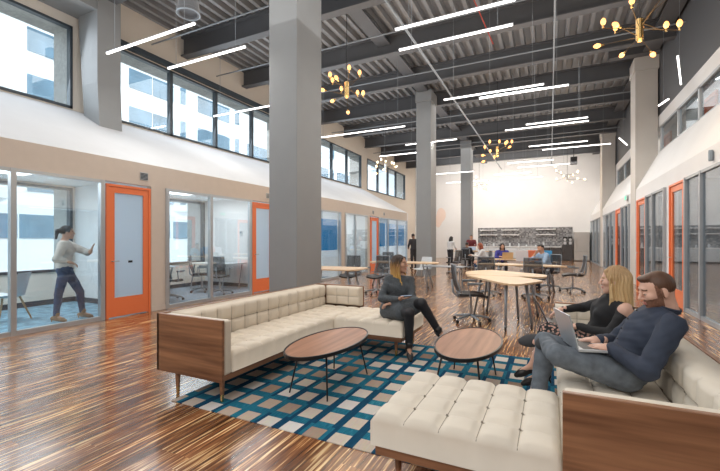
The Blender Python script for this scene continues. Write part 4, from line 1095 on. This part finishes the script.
        if top.get('collar'):
            ring = []; n_ = 20
            for q in range(n_-1):
                a = 2*PI*(q+.9)/(n_+.8)
                ring.append(neck+upv*(.024-.016*math.cos(a))*s - R[1]*0 + (R[0]*math.sin(a)+R[1]*math.cos(a))*.070*s + R[1]*(-.002))
            cb_ = MB().tube(ring, [.010]*len(ring), 8)
            up2 = [Vector(v)+Vector(tuple(upv))*.014 for v in ring]; cb_.tube(up2, [.008]*len(up2), 8)
            cb_.build('collar', top['mat'], root, smooth=True)
            for q in range(4):
                p_ = at(.86-.17*q, (.112+.018*math.sin(q))*s+.012)
                MB().ball(p_, .0055, 4).build('button', blk_sh, root)
        if top.get('cold'):     # bare shoulders: skin patch standing just proud of the sleeve
            for i in (0, 1):
                a = np.array(P['sh'][i]); b = np.array(P['el'][i]); q = a+(b-a)*.10+nz(a-at(.85))*.012
                K = Field(.01); K.e(q, (.055, .055, .06)); kv, kq = K.mesh(.008, pad=.012); to_obj('bare_shoulder', [(kv, kq, 0)], [skin], root)
    if bottom:
        G = Field(.03); g = bottom.get('loose', .012); G.e(pel+upv*.0, np.array((.165, .125, .11))*s+.006, Rp, k=.05)
        if bottom.get('skirt'):
            hpm = (np.array(P['hip'][0])+np.array(P['hip'][1]))/2; knm = (np.array(P['kn'][0])+np.array(P['kn'][1]))/2
            for i in (0, 1):
                a, b = np.array(P['hip'][i]), np.array(P['kn'][i]); G.c(a, a+(b-a)*.98, .115, .085, k=.08)
            G.c(hpm, knm, .10, .07, k=.08)
        else:
            for i in (0, 1): leg(G, i, g, bottom.get('len', .93))
        G.cut(pel+upv*bottom.get('waist', .10), upv)
        gv, gq = G.mesh(res, noise=None if bottom.get('tight') else (.003, 45)); to_obj(bottom.get('name', 'trousers'), [(gv, gq, 0)], [bottom['mat']], root)
    if shoes:
        for i in (0, 1):
            an, toe = np.array(P['an'][i], float), np.array(P['toe'][i], float); d = nz(toe-an)
            sh = nz(np.array(P['an'][i])-np.array(P['kn'][i])); dn = nz(sh-d*np.dot(sh, d)) if abs(np.dot(sh, d)) < .98 else np.array((0, 0, -1.))
            G = Field(.02); heel = an-d*.045*s+dn*.045*s
            b_ = shoes.get('bulk', 1.); G.c(heel, an+(toe-an)*.75+dn*.02, .034*s*b_, .034*s*b_).c(an+(toe-an)*.6+dn*.02, toe+dn*.02, .036*s*b_, .024*s*b_)
            if shoes.get('boot', True): G.c(an-dn*.05, an+dn*.03, .046*s, .044*s)
            if shoes.get('heel'): G.c(heel, heel+dn*.075, .018, .008, k=.01)
            gv, gq = G.mesh(.010 if far else .007, pad=.015); to_obj('shoe', [(gv, gq, 0)], [shoes['mat']], root)
    return root
M_LIP = mat('lips', (.50, .20, .17), .45); M_EYE = mat('eye_white', (.42, .36, .33), .3); M_IRIS = mat('iris', (.05, .03, .02), .2)
sk1 = mat('skin_light', (.66, .40, .30), .5, noise=.05, scale=20); sk2 = mat('skin_tan', (.55, .31, .21), .5, noise=.05, scale=20); sk3 = mat('skin_deep', (.30, .16, .10), .5)
hr_br = gradz_mat('brown_hair', [(0, (.05, .022, .012)), (1, (.11, .05, .025))], -.43, 1.2, .5)
hr_bl = gradz_mat('blond_hair', [(0, (.62, .42, .20)), (.55, (.55, .37, .18)), (1, (.36, .22, .11))], .38, .80, .45)
hr_om = gradz_mat('ombre_hair', [(0, (.62, .38, .10)), (.5, (.36, .19, .06)), (.75, (.05, .028, .018)), (1, (.03, .018, .014))], .44, .80, .45)
hr_dk = mat('dark_hair', (.02, .014, .012), .45); hr_rd = mat('red_hair', (.28, .07, .03), .5); beard_m = mat('beard_stubble', (.20, .095, .06), .85, noise=.3, scale=120)
navy = mat('navy_cloth', (.028, .038, .064), .8, noise=.15, scale=12); jean = mat('grey_denim', (.12, .14, .165), .85, noise=.25, scale=18); black = mat('black_knit', (.014, .014, .016), .85)
greyk = mat('charcoal_knit', (.075, .085, .095), .9, noise=.25, scale=60); tights = mat('black_tights', (.016, .016, .02), .6); blk_sh = mat('black_leather', (.02, .018, .018), .35)
bluej = mat('blue_denim', (.03, .06, .13), .85, noise=.25, scale=18); ivory = mat('ivory_knit', (.62, .57, .52), .85, noise=.06); tanb = mat('tan_suede', (.33, .19, .10), .8)
lbl = mat('light_blue_cloth', (.30, .42, .58), .8); royal = mat('royal_blue_cloth', (.06, .06, .32), .8); maroon = mat('maroon_cloth', (.16, .03, .04), .8); darkc = mat('dark_cloth', (.03, .032, .04), .8)
whitec = mat('white_cloth', (.7, .7, .7), .8); floral = floral_mat()
# man on the right sofa
shoe_g = mat('charcoal_suede', (.045, .045, .05), .8)
P = dict(base=.43, pelvis=(.44, 3.06, .56), neck=(.64, 3.05, .945), head=(.605, 3.03, 1.075), face=((-.92, -.22, -.28), (-.25, -.05, 1)),
         sh=[(.65, 2.86, .90), (.61, 3.25, .90)], el=[(.50, 2.74, .645), (.42, 3.36, .66)], wr=[(.345, 2.92, .715), (.30, 3.12, .715)],
         hip=[(.42, 2.96, .54), (.42, 3.16, .54)], kn=[(.05, 2.86, .645), (-.03, 3.15, .655)], an=[(-.04, 3.14, .665), (-.09, 3.03, .20)], toe=[(-.195, 3.19, .625), (-.28, 2.98, .07)])
M0 = person('man in a navy shirt and grey jeans typing on a silver laptop', P, 'm', 1., .010, sk1,
       top=dict(mat=navy, loose=.016, collar=True, hem=.08, sleeve=.96), bottom=dict(mat=jean, name='jeans', loose=.010, len=1.0, waist=.16), shoes=dict(mat=shoe_g, bulk=1.25), hair=('short', hr_br), beard=beard_m,
       handpose=('type', 'type'), handdir=[((-.95, .25, -.05), (.1, .1, -1)), ((-.95, -.1, -.05), (0, 0, -1))])
laptop('laptop', 'silver laptop on the lap of the man in the navy shirt', (.225, 3.02), (1, .30), 0, m_silver, z=.695, open_=104, w=.31, d=.22)
# woman beside him
P = dict(base=.43, pelvis=(.38, 3.86, .55), neck=(.50, 3.80, .925), head=(.47, 3.77, 1.065), face=((-.97, .12, -.05), (-.05, 0, 1)),
         sh=[(.53, 3.62, .87), (.45, 3.98, .87)], el=[(.42, 3.55, .67), (.28, 4.14, .78)], wr=[(.20, 3.68, .69), (.10, 4.05, .76)],
         hip=[(.34, 3.77, .53), (.34, 3.95, .53)], kn=[(-.02, 3.78, .60), (.0, 3.93, .53)], an=[(-.14, 3.84, .27), (-.07, 3.96, .17)], toe=[(-.28, 3.80, .19), (-.23, 3.90, .09)])
person('blond woman in a black cold-shoulder top and floral skirt with a black laptop', P, 'f', .97, .010, sk1,
       top=dict(mat=black, loose=.008, hem=.05, name='top', sleeve=.95, cold=True), bottom=dict(mat=floral, name='skirt', skirt=True, waist=.16), shoes=dict(mat=blk_sh, boot=False, heel=True), hair=('long', hr_bl),
       handpose=('relax', 'relax'), handdir=[((-.9, .2, -.3), (0, 0, -1)), ((-.9, -.1, -.4), (-.3, 0, -1))])
laptop('laptop', 'black laptop on the lap of the blond woman', (.08, 3.90), (1, .12), 0, m_blackplastic, z=.665, open_=115, w=.32, d=.22)
# dark-haired woman on the chaise of the left sofa
P = dict(base=.43, pelvis=(-1.74, 4.62, .54), neck=(-1.72, 4.66, .945), head=(-1.70, 4.64, 1.09), face=((.97, -.10, .06), (0, 0, 1)),
         sh=[(-1.60, 4.74, .89), (-1.83, 4.57, .89)], el=[(-1.52, 4.60, .67), (-1.87, 4.44, .68)], wr=[(-1.72, 4.42, .63), (-1.62, 4.38, .70)],
         hip=[(-1.66, 4.66, .52), (-1.80, 4.54, .52)], kn=[(-1.36, 4.44, .66), (-1.46, 4.30, .56)], an=[(-1.20, 4.62, .30), (-1.50, 4.40, .13)], toe=[(-1.07, 4.56, .22), (-1.43, 4.26, .04)])
person('dark-haired woman in a charcoal dress and black tights holding a phone on the chaise', P, 'f', .97, .010, sk2,
       top=dict(mat=greyk, loose=.012, name='dress', skirt=True, sleeve=.95), bottom=dict(mat=tights, name='tights', loose=.007, len=1.0, tight=True, waist=.25), shoes=dict(mat=blk_sh, boot=True, heel=True), hair=('long', hr_om),
       handpose=('relax', 'flat'), handdir=[((-.8, -.5, -.1), (0, 0, -1)), ((.9, .1, .1), (-.1, .2, 1))])
t = thing('smartphone', 'black phone in the open hand of the woman in the charcoal dress', 'phone', (-1.53, 4.385, .735))
MB().obox((-1.53, 4.385, .737), ((1, .1, .1), (-.1, 1, 0), (-.1, 0, 1)), (.14, .07, .008)).build('case', m_blackplastic, t, bevel=.002); MB().obox((-1.53, 4.385, .742), ((1, .1, .1), (-.1, 1, 0), (-.1, 0, 1)), (.13, .062, .001)).build('screen', m_screen, t)
# standing woman behind the first glass pane
P = dict(pelvis=(-7.60, 3.85, .90), neck=(-7.58, 3.84, 1.38), head=(-7.56, 3.88, 1.525), face=((.50, .86, .0), (0, 0, 1)),
         sh=[(-7.74, 3.96, 1.33), (-7.44, 3.76, 1.33)], el=[(-7.42, 4.12, 1.18), (-7.38, 3.62, 1.08)], wr=[(-7.17, 4.04, 1.20), (-7.30, 3.78, 1.02)],
         hip=[(-7.67, 3.91, .88), (-7.51, 3.81, .88)], kn=[(-7.52, 4.06, .48), (-7.56, 3.74, .48)], an=[(-7.56, 4.12, .09), (-7.60, 3.72, .09)], toe=[(-7.44, 4.22, .04), (-7.46, 3.80, .04)])
P = {k: (v if k in ('face', 'base') else [tuple(p) for p in v] if isinstance(v, list) else v) for k, v in P.items()}
person('woman in an ivory sweater and jeans standing behind the glass, hand on its frame', P, 'f', .97, .011, sk2,
       top=dict(mat=ivory, loose=.026, hem=.10, poncho=False, name='sweater', sleeve=.6), bottom=dict(mat=bluej, name='jeans', loose=.008, len=.95), shoes=dict(mat=tanb, boot=True, heel=True), hair=('pony', hr_dk),
       handpose=('flat', 'relax'), handdir=[((.1, .3, 1), (.6, .8, 0)), None])
# ---- distant people
def pose_seated(x, y, fx, fy, lean=.12, sh=.47, s=1., arms='table'):
    f = nz((fx, fy, 0)); r = np.cross(f, (0, 0, 1)); O = np.array((x, y, 0.)); u = np.array((0, 0, 1.))
    q = lambda fw, sd, z: tuple(O+f*fw*s+r*sd*s+u*(sh+(z-.47)*s))
    P = dict(pelvis=q(0, 0, .58), neck=q(lean, 0, 1.02), head=q(lean+.05, 0, 1.16), face=(tuple(f+np.array((0, 0, -.25))), (0, 0, 1)),
             sh=[q(lean, -.18, .97), q(lean, .18, .97)], hip=[q(.02, -.09, .55), q(.02, .09, .55)], kn=[q(.42, -.11, .52), q(.42, .12, .52)], an=[q(.42, -.12, .10), q(.34, .12, .10)], toe=[q(.56, -.13, .05), q(.48, .13, .05)])
    P['el'] = [q(lean+.14, -.24, .76), q(lean+.14, .24, .76)]; P['wr'] = [q(lean+.36, -.12, .80), q(lean+.36, .12, .80)]
    if arms == 'chin': P['el'][1] = q(lean+.25, .16, .80); P['wr'][1] = q(lean+.17, .06, 1.02)
    return P
def pose_standing(x, y, fx, fy, lean=.0, s=1.):
    f = nz((fx, fy, 0)); r = np.cross(f, (0, 0, 1)); O = np.array((x, y, 0.)); u = np.array((0, 0, 1.))
    q = lambda fw, sd, z: tuple(O+(f*fw+r*sd+u*z)*s)
    return dict(pelvis=q(0, 0, .96), neck=q(lean, 0, 1.45-lean*.3), head=q(lean+.05, 0, 1.60-lean*.4), face=(tuple(f+np.array((0, 0, -.2))), (0, 0, 1)),
                sh=[q(lean, -.18, 1.40-lean*.3), q(lean, .18, 1.40-lean*.3)], el=[q(lean+.06, -.24, 1.14), q(lean+.06, .24, 1.14)], wr=[q(lean+.26, -.14, 1.04), q(lean+.26, .14, 1.04)],
                hip=[q(0, -.09, .93), q(0, .09, .93)], kn=[q(.03, -.10, .50), q(.03, .10, .50)], an=[q(0, -.10, .09), q(0, .10, .09)], toe=[q(.15, -.12, .04), q(.15, .12, .04)])
F_ = dict(far=True, res=.022)
person('man in a light blue shirt resting his chin on his hand at the birch tables', pose_seated(-.05, 12.35, -.75, -.65, .2, arms='chin'), 'm', 1., skin=sk2, top=dict(mat=lbl, hem=.08), bottom=dict(mat=darkc), shoes=dict(mat=darkc), hair=('short', hr_dk), **F_)
person('woman in a royal blue top working behind a tan laptop', pose_seated(-1.62, 15.4, .2, -1, .18), 'f', .97, skin=sk2, top=dict(mat=royal, name='top', hem=.05), bottom=dict(mat=darkc), shoes=dict(mat=darkc), hair=('mid', hr_dk), **F_)
person('red-haired woman in white leaning over the far table', pose_seated(-2.25, 15.95, -.95, -.3, .2), 'f', .97, skin=sk1, top=dict(mat=whitec, name='top', hem=.05), bottom=dict(mat=bluej), shoes=dict(mat=darkc), hair=('mid', hr_rd), **F_)
person('person in a maroon shirt standing at the furthest table', pose_standing(-3.8, 21.4, .2, -1, .15), 'm', 1., skin=sk2, top=dict(mat=maroon, hem=.08), bottom=dict(mat=darkc), shoes=dict(mat=darkc), hair=('short', hr_br), **F_)
person('person in dark clothes seated with their back turned at the furthest table', pose_seated(-3.65, 19.3, 0, 1, .1), 'm', 1., skin=sk3, top=dict(mat=darkc, hem=.08), bottom=dict(mat=darkc), shoes=dict(mat=darkc), hair=('short', hr_dk), **F_)
person('woman in a white top standing left of the furthest table', pose_standing(-4.6, 20.0, .5, 1, .05, .93), 'f', .93, skin=sk2, top=dict(mat=whitec, name='top', hem=.05), bottom=dict(mat=darkc), shoes=dict(mat=darkc), hair=('mid', hr_dk), **F_)
person('person in dark clothes standing just left of the middle grey column', pose_standing(-6.05, 18.5, -.7, .6, .03), 'm', 1., skin=sk3, top=dict(mat=darkc, hem=.08), bottom=dict(mat=darkc), shoes=dict(mat=darkc), hair=('short', hr_dk), **F_)
# ------------------------------------------------------------------ daylight, lamps, camera
wd_ = bpy.data.worlds.new('world'); bpy.context.scene.world = wd_; wd_.use_nodes = True
bg = wd_.node_tree.nodes['Background']; bg.inputs[0].default_value = (.80, .90, 1, 1); bg.inputs[1].default_value = 1.6
sl = bpy.data.lights.new('sun', 'SUN'); sl.energy = 3.2; sl.angle = .02; so = bpy.data.objects.new('sun', sl); C.objects.link(so)
so.rotation_euler = Vector((-.75, .25, -.62)).to_track_quat('-Z', 'Y').to_euler()
for a, b, _ in groups:
    area('clerestory_daylight', (XE+.1, (a+b)/2, 5.3), (0, -PI/2+.35, 0), 1.8, b-a, 16*(b-a), (.86, .93, 1), .6)
for y0, y1 in ((-1, 5.1), (5.3, 8.9), (9.1, 12.8), (13., 15.2), (15.5, 20.2)):
    area('office_light', (-8.5, (y0+y1)/2, 2.55), (0, 0, 0), 1.4, (y1-y0)*.7, 17*(y1-y0), (.93, .97, 1), .2)
for y in (-2, 4.5, 11, 17.5, 24.5):
    area('hall_fill', (-3.4, y, 6.7), (0, 0, 0), 9, 5, 185, (1, .955, .90), 0)
    area('ceiling_fill', (-3.0, y, 5.4), (PI, 0, 0), 9, 5, 95, (1, .97, .93), 0)
area('back_wall_wash', (-2.5, 26.8, 6.0), (math.radians(60), 0, 0), 9, 1.5, 240, (1, .93, .86), 0)
area('near_fill', (-.5, -2.5, 4.2), (math.radians(55), 0, 0), 7, 3, 150, (1, .97, .94), 0)
for y in (4, 9, 14, 20, 26): area('right_office_light', (4.0, y, 2.7), (0, 0, 0), 1.5, 3, 40, (1, .95, .9), 0)
for y in (8, 13, 19): area('mezzanine_light', (3.4, y, 5.25), (0, 0, 0), 0.4, 4, 10, (1, .92, .82), 0)
cam = bpy.data.cameras.new('camera'); co = bpy.data.objects.new('camera', cam); C.objects.link(co)
cam.sensor_width = 36; cam.lens = 36*390/720; cam.shift_y = 4.5/720; cam.clip_start = .05; cam.clip_end = 300
co.location = (0, 0, 1.4); co.rotation_euler = (PI/2, 0, math.atan(190/390))
bpy.context.scene.camera = co
bpy.context.scene.view_settings.view_transform = 'Standard'
bpy.context.scene.view_settings.exposure = 0
bpy.context.scene.cycles.use_denoising = True
bpy.context.scene.cycles.max_bounces = 8
bpy.context.scene.cycles.sample_clamp_indirect = 6
